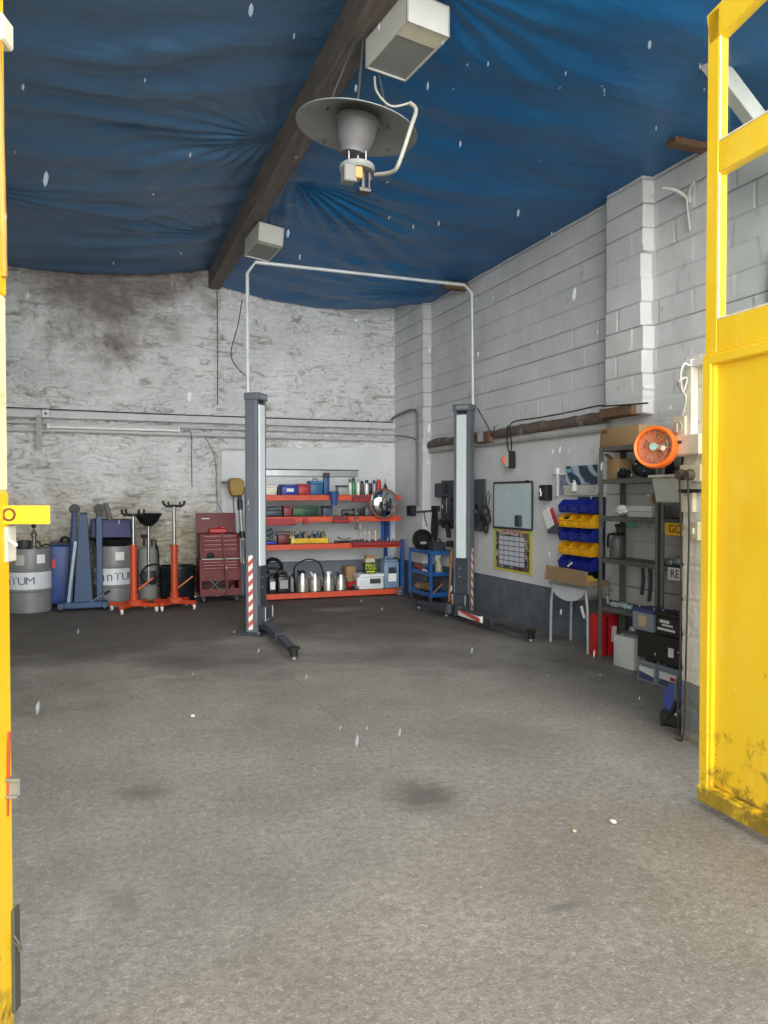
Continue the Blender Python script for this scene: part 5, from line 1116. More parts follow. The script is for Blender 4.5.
# black box with white mark
y_, hw_, z0, z1 = wall_panel(538.5, 549.5, 485, 500.5)
r = T('key_box', 'black wall box with a white mark on its front', 'box', (WX - .004, y_ - .11, (z0 + z1) / 2), RW); hh = (z1 - z0) / 2
hw_ *= .72
MB().bx(-hw_, hw_, -.09, 0, -hh, hh, .012).build('body', BLK, r); b = MB(); b.tube([(-.03, -.093, .05), (-.045, -.093, .03), (-.02, -.093, .0), (-.03, -.093, -.04)], .012, 6, 4); b.build('white_mark', WHT, r)
# leaflet holder
y_, hw_, z0, z1 = wall_panel(546, 561, 508, 533)
r = T('leaflet_holder', 'black mesh holder with red and white leaflets leaning from it', 'holder', (WX - .004, y_ - .12, 0), RW); hw_ *= .7; zm = (z0 + z1) / 2 - .02
b = MB(); b.prism([(-hw_ * .7, z0), (hw_, z0), (hw_, zm), (-hw_ * .8, zm)], -.11, -.02, bev=.006); b.build('mesh_tray', M('mesh_dark', (74, 78, 84), .6, var=.2, vs=60), r)
for k, (m_, dx_) in enumerate(((M('leaflet_red', (190, 52, 62), .5), .035), (PAPER, -.02))):
    b = MB(); b.bar((dx_ + .03, -.09 - .022 * k, zm - .05), (dx_ - .06 , -.11 - .022 * k, z1 - .02), hw_ * 1.3, .008, .001, up=(0, -1, 0)); b.build('leaflet', m_, r)
# poster strip, dispenser, leaflet
y_, hw_, z0, z1 = wall_panel(567.5, 598, 465.5, 484.5)
w = NT('product_poster'); wv = w.n('ShaderNodeTexWave'); wv.bands_direction = 'DIAGONAL'; wv.inputs['Scale'].default_value = 2.6; wv.inputs['Distortion'].default_value = 7; wv.inputs['Detail'].default_value = 4; w.l(w.tc, wv.inputs['Vector'])
PM = w.done(w.ramp(wv.outputs['Fac'], (.35, (34, 52, 74)), (.6, (58, 104, 136)), (.82, (170, 190, 196))), None, .4)
r = T('product_poster', 'dark blue poster with pale streaks above the blue and yellow bins', 'poster', (WX - .006, y_, 0), RW)
MB().bx(-hw_, hw_, -.02, 0, z0, z1, .002).build('print', PM, r); MB().bx(-hw_ - .02, hw_ + .02, -.03, 0, z0 - .12, z0 - .005, .003).build('white_ledge', M('ledge_white', (192, 192, 184), .6, var=.1, vs=20), r)
b = MB(); b.bx(-hw_ * .92, -hw_ * .60, -.022, -.02, z1 - .07, z1 - .03); b.build('title_strip', M('poster_teal', (120, 176, 190), .5), r)
y_, hw_, z0, z1 = wall_panel(556.5, 560.5, 468, 497)
r = T('tube_dispenser', 'slim white dispenser tube on the wall left of the dark poster', 'dispenser', (WX - .004, y_, 0), RW); MB().bx(-hw_ * .7, hw_ * .7, -.03, 0, z0, z1 - .07, .01).build('tube', M('dispenser_white', (196, 198, 196), .5), r); b = MB(); b.bx(-hw_, hw_, -.045, 0, z1 - .08, z1, .01); b.build('head', WHT, r)
y_, hw_, z0, z1 = wall_panel(561, 566.5, 473, 495)
r = T('wall_leaflet', 'narrow violet grey leaflet beside the dispenser tube', 'leaflet', (WX - .004, y_, 0), RW); MB().bx(-hw_, hw_, -.01, 0, z0, z1).build('sheet', M('leaflet_violet', (150, 146, 164), .6, col2=(96, 92, 118), vs=14), r); MB().bx(-hw_, hw_, -.014, -.01, z1 - .02, z1).build('clip', WHT, r)
# louvred panel with bins
ya = rx(561, 520, WX - .1).y; yb = rx(600, 520, WX - .02).y; yc = (ya + yb) / 2 - .075; HW = (ya - yb) / 2
r = T('bin_panel', 'dark blue louvred wall panel carrying the storage bins', 'panel', (WX - .004, yc, 0), RW)
b = MB(); b.bx(-HW + .12, HW, -.012, 0, .72, 1.60, .002)
for k in range(22): b.bx(-HW + .14, HW - .02, -.018, -.012, .74 + k * .042, .752 + k * .042)
b.build('panel', NAVY, r)
def bin_proto(mat, label):
    r = T('storage_bin', label, 'bin', (0, 0, 0), RW, 'storage bins on the wall panel')
    W_, D_, H_ = (2 * HW - .02) / 6 - .003, .155, .142; t = .005
    b = MB(); side = [(-.0, 0), (-D_, 0), (-D_ - .02, H_ * .55), (-D_ * .72, H_), (0, H_)]
    def sidep(x0, x1):
        tb = bmesh.new(); A = [tb.verts.new((x0, y, z)) for y, z in side]; B_ = [tb.verts.new((x1, y, z)) for y, z in side]
        tb.faces.new(A); tb.faces.new(B_[::-1])
        for i in range(5): tb.faces.new((A[i], B_[i], B_[(i + 1) % 5], A[(i + 1) % 5]))
        bmesh.ops.recalc_face_normals(tb, faces=tb.faces[:]); b._join(tb)
    sidep(-W_, -W_ + t); sidep(W_ - t, W_); b.bx(-W_, W_, -D_, 0, 0, t); b.bx(-W_, W_, -t, 0, 0, H_)
    b.bar((0, -D_, .0), (0, -D_ - .02, H_ * .55), 2 * W_, t, up=(0, -1, 0)); b.bx(-W_, W_, -D_ - .03, -D_ - .012, H_ * .52, H_ * .60, .004)
    b.build('shell', mat, r)
    b = MB(); b.bx(-.055, .055, -D_ - .022, -D_ - .014, H_ * .14, H_ * .42, .002); b.build('label_lip', mat, r)
    return r
pb = bin_proto(BBL, ''); py_ = bin_proto(YEL, '')
WORDR = ('top', 'second', 'third', 'fourth', 'bottom'); WORDC = ('far end', 'middle', 'near end'); usedp = set()
for i, vc in enumerate((506, 520.5, 534, 548, 562)):
    zc = rx(575, vc, WX - .1).z - .071; colr = i % 2
    for j in range(3):
        y = yc + HW - .01 - (j + .5) * (2 * HW - .02) / 3; loc = (WX - .024 - .0, y, zc)
        lab = '%s storage bin at the %s of the %s row on the wall panel' % (('blue', 'yellow')[colr], WORDC[j], WORDR[i]); pr = (pb, py_)[colr]
        if colr not in usedp: usedp.add(colr); pr.location = loc; pr['label'] = lab; k = pr
        else: k = dup(pr, loc, lab)
        if (i, j) in ((1, 0), (4, 1)):
            if (i, j) == (1, 0):
                q = T('steel_clamp', 'round steel fitting lying in the yellow bin of the second row', 'fitting', (loc[0] - .11, y, zc + .066)); b = MB(); b.lathe([(.03, -.015), (.05, -.015), (.05, .015), (.03, .015), (.03, -.015)], 20, Matrix.Rotation(1.1, 4, 'Y')); b.sph((0, 0, 0), .028); b.build('ring', STL, q)
            else:
                b = MB(); b.bar((-.06, -.20, .03), (.02, -.20, .075), .022, .006, up=(0, -1, 0)); b.build('white_sticker', PAPER, k)
# small things above the bins
q = T('white_bottle', 'small white bottle standing on the panel top under the poster', 'bottle', (WX - .06, yc + HW - .12, 1.662)); b = MB(); b.lathe([(0, 0), (.03, 0), (.03, .08), (.014, .1), (.014, .13), (0, .13)], 16); b.build('body', WHT, q); b = MB(); b.cyl((0, 0, .12), (0, 0, .14), .016); b.build('cap', DGR, q)
MB().bx(-.10, .0, -.30, .30, 1.640, 1.66).bm.free()
# parts basin with cardboard tray on tubular legs
ya, yb = 7.52, 6.66; r = T('wash_basin', 'white half round basin on bent tubular legs against the right wall', 'basin', (4.86, 6.91, 0))
hl = .40; zt_ = .685
b = MB(); n = 20; t = bmesh.new(); A = []; 
for i in range(n + 1):
    a = PI + PI * i / n; A.append([t.verts.new((x, .02 + .33 * math.cos(a), zt_ + .19 * math.sin(a))) for x in (-.15, .13)])
for i in range(n): t.faces.new((A[i][0], A[i][1], A[i + 1][1], A[i + 1][0]))
for s in (0, 1): t.faces.new([A[i][s] for i in range(n + 1)])
b._join(t); b.build('bowl', M('basin_white', (196, 204, 208), .4, var=.06), r)
TUB = M('tube_leg', (176, 180, 178), .4, .4)
for y in (-.31, .31):
    for x in (-.14, .12):
        b = MB(); b.tube([(x, y, zt_ - .02), (x, y - .0, .56), (x + (.0), y + .02 * (1 if y > 0 else -1), .44), (x, y + .03 * (1 if y > 0 else -1), .0)], .016, 10, 4); b.build('leg', TUB, r)
b = MB(); b.tube([(-.14, -.34, .60), (.12, -.34, .60)], .012, 8); b.tube([(-.165, -.34, .66), (-.165, .34, .66)], .012, 8); b.tube([(.145, -.34, .64), (.145, .34, .64)], .012, 8); b.build('cross_bar', TUB, r)
b = MB(); b.tube([(-.05, -.1, .45), (-.05, -.12, .40), (-.05, -.16, .33)], .016, 8, 3); b.build('drain_hose', WHT, r)
CDT = M('cardboard_worn', (150, 124, 92), .85, var=.15, vs=9, dirt=(104, 86, 66), dscale=9, dthr=.56)
r = T('cardboard_tray', 'worn shallow cardboard tray lying on top of the basin', 'tray', (4.86, 6.84, zt_ + .014))
b = MB(); b.bx(-.235, .02, -.40, .38, 0, .012); b.bar((-.24, -.40, .078), (-.22, .38, .082), .012, .15, .003); b.bar((.02, -.4, .03), (.02, .38, .03), .012, .06, .003); b.bar((-.24, .38, .05), (.02, .38, .03), .012, .10, .003); b.bar((-.24, -.4, .03), (.02, -.4, .03), .012, .06, .003); b.build('tray', CDT, r)
r = T('yellow_scrap', 'crumpled yellow scrap at the near end of the cardboard tray', 'scrap', (4.71, 6.56, zt_ + .045)); b = MB(); b.bx(-.05, .05, -.05, .05, 0, .07, .02); b.sph((.06, -.02, .02), .03, (1.4, 1, .7)); b.build('scrap', M('scrap_yellow', (208, 172, 60), .7, var=.2, vs=20), r)
# red boxes, crutch like bars
def on_rack(u, v, X): return rx(u, v, X)
r = T('red_case', 'upright red case standing on the floor behind the shelf post', 'case', (4.85, 6.475, 0)); b = MB(); b.bx(-.13, -.02, -.075, .075, .0, .42, .02, seg=2); b.bx(.0, .12, -.075, .075, .0, .42, .02, seg=2); b.build('shells', RED, r); b = MB(); b.bx(-.02, .0, -.065, .065, .02, .39); b.build('seam', DRED, r); b = MB(); b.bx(.03, .09, -.081, -.075, .14, .3, .002); b.build('label', PAPER, r)
# ---- slotted angle racks
def rack(label, y1, y0, x0=4.69, x1=4.985):
    r = T('slotted_shelf', label, 'shelves', (0, 0, 0), 0, 'slotted angle shelving on the right wall')
    zs_ = (.53, 1.0, 1.41, 1.775, 2.09)
    for x in (x0, x1):
        for y in (y0, y1):
            sx_ = 1 if x == x0 else -1; sy_ = 1 if y == y0 else -1
            b = MB(); b.bx(min(x, x + .045 * sx_), max(x, x + .045 * sx_), min(y, y + .004 * sy_), max(y, y + .004 * sy_), 0, 2.085); b.bx(min(x, x + .004 * sx_), max(x, x + .004 * sx_), min(y, y + .045 * sy_), max(y, y + .045 * sy_), 0, 2.085); b.build('post', ANGLE, r)
    for z in zs_:
        b = MB(); b.bx(x0 + .004, x1 - .004, y0 + .004, y1 - .004, z - .006, z); b.bx(x0 + .002, x0 + .006, y0, y1, z - .045, z, .001); b.bx(x1 - .006, x1 - .002, y0, y1, z - .045, z, .001); b.bx(x0, x1, y0 + .002, y0 + .006, z - .045, z, .001); b.bx(x0, x1, y1 - .006, y1 - .002, z - .045, z, .001); b.build('shelf', DSHELF, r)
    return r
RY1, RY0 = 6.36, 5.50
rack('grey slotted shelving rack with a long cardboard box on top', RY1, RY0)
rack('second slotted shelving rack half hidden behind the white pier', RY0 - .02, 4.62)
def ritem(u0, u1, v, z, name, label, cat, mat, x=4.72, dep=.22, bev=.01, hmin=.03):
    a = rx(u0, v, x).y; c = rx(u1, v, x).y; h = max(hmin, rx((u0 + u1) / 2, v, x).z - z)
    r = T(name, label, cat, (x, (a + c) / 2, z + .002), RW); w_ = (a - c) / 2
    MB().bx(-w_, w_, 0, dep, 0, h, min(bev, h * .3, w_ * .3), seg=2).build('body', mat, r); return r, w_, h
k, w_, h = ritem(600, 639, 427, 2.09, 'cardboard_box', 'long brown cardboard box on top of the slotted rack', 'box', CARD, x=4.74, bev=.004)
MB().bx(-w_ * .9, -w_ * .6, -.003, 0, h * .75, h * .9).build('printed_mark', M('print_brown', (98, 78, 58), .7), k)
k2 = T('white_plank', 'pale board end sticking out under the long cardboard box', 'board', (4.66, 5.86, 2.062), RW)
# shelf two: black gear
k, w_, h = ritem(607, 618, 459, 1.775, 'cardboard_box', 'small open cardboard box on the second shelf of the rack', 'box', CARD, x=4.75, dep=.17, bev=.004)
b = MB(); b.bar((0, .0, h), (-.02, -.06, h + .05), 2 * w_ * .9, .006, up=(0, 0, 1)); b.build('flap', CARD, k)
bpy.data.objects.remove(k2)
k = T('black_holdall', 'lumpy black bag filling the second shelf of the rack', 'bag', (4.84, 5.78, 1.79), RW); b = MB()
for x, y, z, s_ in ((-.12, 0, .09, .10), (.02, .0, .11, .12), (.14, .01, .09, .10), (-.02, -.05, .06, .08), (.08, -.05, .07, .08)): b.sph((x, y, z), s_, (1.2, .8, .88), 18)
b.build('bag', M('bag_black', (34, 36, 36), .6, var=.3, vs=8), k); b = MB(); b.tube([(-.1, -.05, .15), (-.05, -.06, .25), (.08, -.06, .25), (.12, -.05, .16)], .012, 8, 4); b.build('strap', BLK, k); b = MB(); b.sph((-.10, -.10, .12), .012); b.sph((.05, -.12, .05), .010); b.build('buckle', STL, k)
k = T('black_pump', 'small black pump in front of the open cardboard box', 'pump', (4.73, 6.04, 1.777), RW); b = MB(); b.cyl((-.05, 0, .04), (.07, 0, .05), .035, seg=16); b.bx(-.04, .02, -.02, .02, .0, .10, .01); b.build('body', BLK, k)
# shelf three
k = T('white_cloth', 'crumpled white cloth hanging over the third shelf of the rack', 'cloth', (4.76, 6.09, 1.438), RW); b = MB()
for x, z, s_ in ((-.05, .03, .04), (0, .05, .055), (.05, .03, .045), (.0, .02, .05)): b.sph((x, 0, z), s_, (1.2, 1, .7), 14)
b.build('cloth', M('cloth_white', (206, 208, 206), .9, var=.1, bump=.5), k)
k, w_, h = ritem(628, 652, 506, 1.41, 'white_box', 'white boxes stacked on the third shelf of the rack', 'box', M('box_white', (196, 196, 188), .7, var=.06), x=4.74, bev=.006)
MB().bx(-w_, w_, -.003, .2, h * .48, h * .52).build('seam', M('seam_grey', (120, 120, 112), .7), k)
k = T('wire_coil', 'coil of tan cable on top of the white boxes', 'coil', (4.84, 5.66, 1.42 + h), RW); b = MB()
for q in range(5): b.lathe([(.05, 0), (.06, .01), (.05, .02), (.04, .01), (.05, 0)], 24, Matrix.Translation((.0, .02 * q - .04, .065)) @ Matrix.Rotation(PI / 2, 4, 'X'))
b.build('coil', M('coil_tan', (140, 112, 78), .6, var=.2), k)
k, w_, h = ritem(626, 637, 524, 1.315, 'hanging_rag', 'green corner hanging below the third shelf of the rack', 'rag', M('rag_green', (74, 116, 92), .8), x=4.66, dep=.02, bev=.004, hmin=.05)
# shelf four: sprayer
p = rx(617, 556, 4.80); r = T('pump_sprayer', 'dark grey pump sprayer on the fourth shelf of the rack', 'sprayer', (4.80, rx(617.5, 550, 4.80).y, 1.002), RW)
b = MB(); b.lathe([(0, 0), (.07, 0), (.075, .01), (.075, .17), (.045, .23), (.03, .24), (0, .24)], 24); b.build('tank', M('sprayer_grey', (84, 86, 84), .45), r)
b = MB(); b.cyl((0, 0, .23), (0, 0, .31), .016); b.bx(-.03, .03, -.02, .02, .305, .335, .008); b.bx(-.05, .05, -.05, .05, .22, .25, .01); b.tube([(-.04, -.02, .23), (-.10, -.03, .22), (-.11, -.03, .10)], .012, 8, 4); b.build('pump_head', BLK, r)
# lower shelf bits
k = T('small_bottles', 'little pale bottles lying at the far end of the lowest shelf', 'bottles', (4.74, 6.12, .532), RW); b = MB(); b.cyl((-.09, 0, .025), (-.01, 0, .025), .024, seg=14); b.cyl((.02, .02, .03), (.12, .0, .03), .028, seg=14); b.sph((.18, .0, .028), .025); b.build('bottles', M('bottle_pale', (170, 190, 190), .35), k)
k = T('hanging_hoses', 'dark tools dangling under the fourth shelf of the rack', 'tools', (4.75, 5.78, .95), RW); b = MB()
for q in range(3): b.tube([(.1 * q, 0, 0), (.1 * q + .02, -.01, -.12), (.1 * q - .01, 0, -.25 - .05 * q)], .018, 8, 4)
b.build('tools', DGR, k)
# floor items under the rack
pp = rx(624, 645, 4.66)
k, w_, h = ritem(613.5, 633.5, 637, .0, 'white_case', 'plain white box standing on the floor under the rack', 'box', M('case_white', (214, 218, 214), .5, var=.04), x=4.64, dep=.24, bev=.006)
q = T('metal_dish', 'grey metal dish lying on the plain white box', 'lid', (4.76, k.location.y, h + .004)); b = MB(); b.lathe([(0, 0), (.10, 0), (.11, .03), (.05, .05), (.04, .09), (0, .09)], 24); b.build('lid', GALV, q)
BAT = M('battery_black', (40, 40, 36), .5, var=.15); BATG = M('battery_grey', (136, 144, 152), .45, var=.06); BATB = M('battery_lid', (60, 74, 118), .45)
def battery(y1, y0, x, z, h, label, face, body, lidm, dep=.2):
    r = T('car_battery', label, 'battery', (x, (y1 + y0) / 2, z), RW, 'car batteries stacked under the rack'); w_ = (y1 - y0) / 2
    MB().bx(-w_, w_, 0, dep, 0, h * .84, .008).build('case', body, r); b = MB(); b.bx(-w_ - .004, w_ + .004, -.004, dep + .004, h * .84, h, .006); b.build('lid', lidm, r)
    b = MB(); b.cyl((-w_ * .7, .05, h), (-w_ * .7, .05, h + .018), .012); b.cyl((w_ * .7, .05, h), (w_ * .7, .05, h + .018), .012); pieces(b, 'terminal', STL, r)
    b = MB(); face(b, w_, h, r); return r
def f1(b, w_, h, r):
    b.bx(-w_ * .75, w_ * .75, -.003, 0, h * .15, h * .72); b.build('label', PAPER, r); q = MB(); q.prism([(-w_ * .75, h * .15), (w_ * .75, h * .15), (w_ * .75, h * .36), (-w_ * .75, h * .5)], -.0045, -.003); q.build('blue_flash', M('flash_blue', (64, 82, 124), .5), r)
def f2(b, w_, h, r):
    b.bx(-w_ * .8, w_ * .8, -.003, 0, h * .42, h * .74); b.build('label', PAPER, r); q = MB(); q.bx(-w_ * .8, w_ * .8, -.003, 0, h * .14, h * .40); q.build('dark_label', M('label_slate', (74, 92, 112), .5, var=.3, vs=40), r); q = MB(); q.bx(w_ * .2, w_ * .6, -.0045, -.003, h * .46, h * .62); q.build('red_mark', RED, r)
def f3(b, w_, h, r):
    b.bx(-w_ * .35, w_ * .4, -.003, 0, h * .2, h * .7); b.build('label', M('label_tan', (206, 192, 160), .6, col2=(170, 140, 90), vs=30), r)
XB = 4.46
ua = rx(637, 665, XB).y; ub = rx(657, 672, XB).y; uc = rx(679.5, 676, XB).y
hB = .185
battery(ua, ub + .008, XB, 0, hB, 'grey car battery with a blue flash label, bottom of the stack', f1, BATG, BATG)
battery(ub - .004, uc, XB, 0, hB, 'grey car battery with a red mark on its label, bottom near the pier', f2, BATG, BATG)
# black case on the batteries
za = hB + .022
r = T('black_toolbox', 'wide black box with a white sticker resting on the car batteries', 'box', (XB, (ua + uc) / 2 , za), RW); w_ = (ua - uc) / 2
BH = rx(657, 634, XB).z - za
MB().bx(-w_, w_, .0, .215, 0, BH, .008).build('case', BAT, r); MB().bx(w_ * .50, w_ * .74, -.003, 0, BH * .3, BH * .62).build('sticker', PAPER, r)
zb_ = za + BH + .002
yA, yB, yC = rx(634, 620, XB).y, rx(655, 622, XB).y, rx(679, 625, XB).y
battery(yA, yB + .006, XB - .02, zb_, .19, 'grey car battery with a blue lid and tan label, top of the stack', f3, BATG, BATB)
def f4(b, w_, h, r):
    b.bx(-w_ * .6, w_ * .2, -.003, 0, h * .55, h * .68); b.bx(-w_ * .4, w_ * .5, -.003, 0, h * .42, h * .5); b.bx(-w_ * .8, w_ * .7, -.003, 0, h * .22, h * .32); b.build('white_print', PAPER, r)
battery(yB - .004, yC, XB - .0, zb_, .19, 'black car battery with white print, top of the stack near the pier', f4, BAT, BAT)
# second rack: cream tub, number plates, dark things
r = T('hanging_tub', 'translucent cream plastic tub on the second rack beside the pier', 'tub', (4.40, rx(670, 490, 4.40).y, rx(670, 503, 4.40).z), RW)
b = MB(); b.prism([(-.17, 0), (.22, 0), (.26, .21), (-.23, .21)], .0, .25, bev=.012); b.build('body', M('tub_cream', (190, 192, 178), .5, var=.05), r); MB().bx(-.25, .28, -.02, .27, .21, .232, .006).build('rim', M('tub_rim', (206, 204, 186), .5), r)
def plate(u0, u1, v0, v1, txt, mat, label, x=4.56, dy=.0):
    a = rx(u0, (v0 + v1) / 2, x); zt0 = rx(u0, v0 + 1, x).z; zb0 = rx(u0, v1, x).z; L_ = .52
    r = T('number_plate', label, 'plate', (x, a.y, 0), RW); MB().bx(0, L_, -.003, .003, zb0, zt0, .002).build('sheet', mat, r)
    me = text_mesh(txt, (zt0 - zb0) * .92, .0015, 'LEFT'); b = MB(); b.mesh(me, Matrix.Translation((.05 if txt == 'GO' else .03, -.004, (zt0 + zb0) / 2)) @ TXT); b.build('lettering', BLK, r); return r
plate(665, 681, 521.5, 535, 'GO', M('plate_yellow', (232, 176, 20), .45, var=.05), 'yellow number plate reading GO, poking out behind the pier', x=4.645)
plate(668, 681, 566, 579.5, 'RE', M('plate_white', (214, 212, 204), .45, var=.05), 'white number plate reading RE, below the yellow one', x=4.645)
k = T('dark_parts', 'dark car parts piled on the second rack between the two number plates', 'parts', (4.84, 5.02, 1.002), RW); b = MB(); b.sph((-.12, -.04, .10), .10, (1.1, .8, .95), 18); b.bx(-.1, .2, -.08, .08, 0, .12, .02); b.cyl((-.2, -.06, .05), (.0, -.08, .16), .03); b.build('parts', M('parts_dark', (70, 64, 52), .6, var=.3, vs=9), k)
k = T('grey_fittings', 'grey metal fittings on the second rack above the white plate', 'fittings', (4.75, 5.30, 1.002), RW); b = MB(); b.cyl((-.10, .0, .03), (.08, .0, .04), .028); b.sph((.05, -.04, .05), .045); b.bx(-.16, -.06, -.04, .02, 0, .06, .01); b.build('fittings', GALV, k)
p = rx(676, 610, 4.60); k = T('yellow_bag', 'yellow plastic bag on the lowest shelf of the second rack', 'bag', (4.76, p.y, .60), RW); b = MB(); b.bx(-.10, .10, -.02, .10, 0, .14, .03, seg=2, mat=Matrix.Rotation(.5, 4, 'Y') @ Matrix.Translation((0.0, 0, -.005))); b.build('bag', M('bag_yellow', (214, 196, 70), .5, var=.15), k)

# ================================================================== fittings on the white pier by the door
PX = 3.64
def pz(u, v, out=0.0): return rx(u, v, PX - out)
a = pz(691, 363); r = T('cable_trunking', 'white vertical cable trunking down the white pier', 'trunking', (PX, pz(693.5, 400).y, 0), RW)
zt_, zb_ = pz(693, 368).z, pz(693, 437).z
MB().bx(-.03, .03, -.045, .012, zb_, zt_, .004).build('duct', M('duct_white', (222, 220, 206), .5), r); b = MB(); b.bx(-.034, .034, -.05, .01, zt_, zt_ + .05, .006); b.bx(-.034, .034, -.05, .01, zb_ + .0, zb_ + .03, .004); b.bx(.03, .30, -.045, .0, zt_ - .0, zt_ + .045, .004); b.build('elbow', WHT, r)
p = pz(682, 428, .03); r = T('rotary_isolator', 'square cream switch with a round dial on the pier edge', 'switch', (PX, p.y, p.z), RW); b = MB(); b.bx(-.06, .06, -.06, .012, -.075, .075, .006); b.build('body', CRM, r); b = MB(); b.cyl((0, -.07, 0), (0, -.058, 0), .04, seg=24); b.bx(-.008, .008, -.08, -.068, -.03, .03, .002); b.build('dial', M('dial_grey', (168, 166, 150), .5), r)
p = pz(689, 445, .03); r = T('consumer_unit', 'wide cream electrical box below the trunking on the pier', 'box', (PX, p.y - .01, p.z), RW); b = MB(); b.bx(-.10, .12, -.07, .012, -.065, .065, .006); b.build('body', M('unit_cream', (212, 208, 188), .5), r); b = MB(); b.bx(-.07, -.03, -.075, -.068, .01, .03, .002); b.build('button', DGR, r); b = MB(); b.bx(-.105, .125, -.076, -.066, -.075, -.062, .002); b.build('lower_edge', M('edge_grey', (150, 148, 136), .5), r)
p = pz(688, 474, .05); r = T('double_socket', 'cream double socket with two dark plugs in it on the pier', 'socket', (PX, p.y, p.z), RW); b = MB(); b.bx(-.09, .10, -.04, .012, -.05, .06, .006); b.build('face', CRM, r)
for x in (-.055, .02):
    b = MB(); b.lathe([(0, .045), (.028, .045), (.036, .02), (.036, 0), (0, 0)], 18, Matrix.Translation((x, -.04, -.005)) @ Matrix.Rotation(PI / 2, 4, 'X')); b.build('plug', M('plug_dark', (72, 66, 58), .6), r)
sk = r.location.copy()
b = MB(); y1 = sk.y + .055; b.tube([(PX - .07, y1, sk.z - .03), (PX - .065, y1 - .01, sk.z - .3), (PX - .05, y1 + .0, 1.0), (PX - .045, y1 + .01, .5), (PX - .03, y1 + .04, .1), (PX + .04, y1 + .07, .012)], .006, 8, 6); tag(b.build('power_cable', M('cable_dark', (52, 48, 44), .7)), 'dark cable from the left plug down to the blue cable reel', 'cable')
b = MB(); y2 = sk.y - .02; b.tube([(PX - .07, y2, sk.z - .03), (PX - .06, y2 - .005, sk.z - .35), (PX - .045, y2 + .02, 1.0), (PX - .045, y2 + .03, .55), (PX - .04, y2 + .05, .06), (PX - .04, y2 + .12, .012)], .006, 8, 6); tag(b.build('power_cable', M('cable_dark', (86, 82, 74), .6)), 'dark cable hanging from the right plug of the double socket', 'cable')
p = pz(690, 491, .03); r = T('cable_clamp', 'short dark bar clamped across the cables on the pier', 'bar', (PX, p.y, p.z), RW); b = MB(); b.bx(-.09, .10, -.05, -.035, -.012, .012, .004); b.bx(-.07, -.05, -.04, .012, -.01, .01); b.bx(.06, .08, -.04, .012, -.01, .01); b.build('bar', BLK, r)
p = pz(686.5, 503, .02); r = T('blank_plate', 'cream blanking plate under the dark bar on the pier', 'plate', (PX, p.y, p.z), RW); b = MB(); b.bx(-.05, .06, -.025, .012, -.06, .08, .004); b.build('plate', CRM, r); b = MB(); b.cyl((0, -.03, .05), (0, -.024, .05), .006); b.build('screw', STL, r)
p = pz(694, 531, .02); r = T('light_switch', 'small cream switch low on the pier beside the door edge', 'switch', (PX, p.y, p.z), RW); b = MB(); b.bx(-.045, .045, -.03, .012, -.06, .06, .005); b.build('plate', M('switch_cream', (196, 188, 156), .5), r); b = MB(); b.bx(-.015, .015, -.038, -.028, -.02, .02, .004); b.build('rocker', WHT, r)
b = MB()
for o_s in (0, .02): b.tube([pz(690, 366, .06), pz(684, 364, .08 + o_s), pz(680.5, 376, .09 + o_s), pz(683, 392, .07), pz(687, 378, .06), pz(679, 381, .09 + o_s), pz(678, 386, .08), pz(684, 393, .06), pz(686, 400, .04 + o_s), pz(682, 418, .05)], .007, 6, 6)
tag(b.build('cable_tangle', WIREW), 'tangle of thin white cables at the top of the pier', 'cable')
# orange fan
p = rx(658, 447, 3.49); r = T('wall_fan', 'round orange caged fan on a teal bracket fixed to the pier', 'fan', (3.46, p.y, p.z))
look = Vector((-.88, -.46, .06)).normalized()
q = Vector((0, 0, 1)).rotation_difference(look).to_matrix().to_4x4()
OR2 = M('fan_orange', (240, 112, 36), .4, var=.05); R = .138
b = MB(); b.lathe([(R - .022, .012), (R - .008, .02), (R, .01), (R + .003, -.02), (R, -.055), (R - .01, -.06), (R - .006, -.02), (R - .02, .004), (R - .022, .012)], 48, q); b.build('rim', OR2, r)
b = MB(); b.lathe([(.03, -.068), (R, -.055), (R, -.058), (.03, -.072), (.03, -.068)], 40, q); b.build('back_pan', M('fan_back', (190, 140, 112), .5), r)
b = MB()
for k in range(4):
    rr = .028 + k * .022; b.lathe([(rr - .0012, .014), (rr, .0155), (rr + .0012, .014), (rr, .0125), (rr - .0012, .014)], 40, q)
for k in range(16):
    a = k * PI / 8; b.tube([q @ Vector((.02 * math.cos(a), .02 * math.sin(a), .016)), q @ Vector(((R - .012) * math.cos(a), (R - .012) * math.sin(a), .014))], .0013, 4)
b.build('guard', M('guard_orange', (224, 128, 70), .45), r)
b = MB()
for k in range(4):
    t = bmesh.new(); a0 = k * PI / 2; vs = []
    for rr, da, zz in ((.02, 0, -.02), (.09, -.25, -.012), (.10, .5, -.035), (.03, .7, -.035)): vs.append(t.verts.new(q @ Vector((rr * math.cos(a0 + da), rr * math.sin(a0 + da), zz))))
    t.faces.new(vs); bmesh.ops.solidify(t, geom=t.faces[:], thickness=.003); b._join(t)
b.build('blades', M('blade_grey', (186, 150, 128), .5), r)
b = MB(); b.cyl(q @ Vector((0, 0, -.05)), q @ Vector((0, 0, .022)), .024, seg=20); b.build('hub', M('hub_teal', (150, 184, 176), .4), r)
b = MB(); b.bx(-.014, .014, -.012, .012, -.014, .014, .002, mat=q @ Matrix.Translation((.02, -.065, .018))); b.build('sticker', M('sticker_peach', (226, 196, 176), .6), r)
b = MB(); c0 = q @ Vector((0, 0, -.06)); b.cyl(c0, (.10, -.02, .0), .03, seg=16); b.build('motor', M('motor_teal', (96, 150, 138), .5), r)
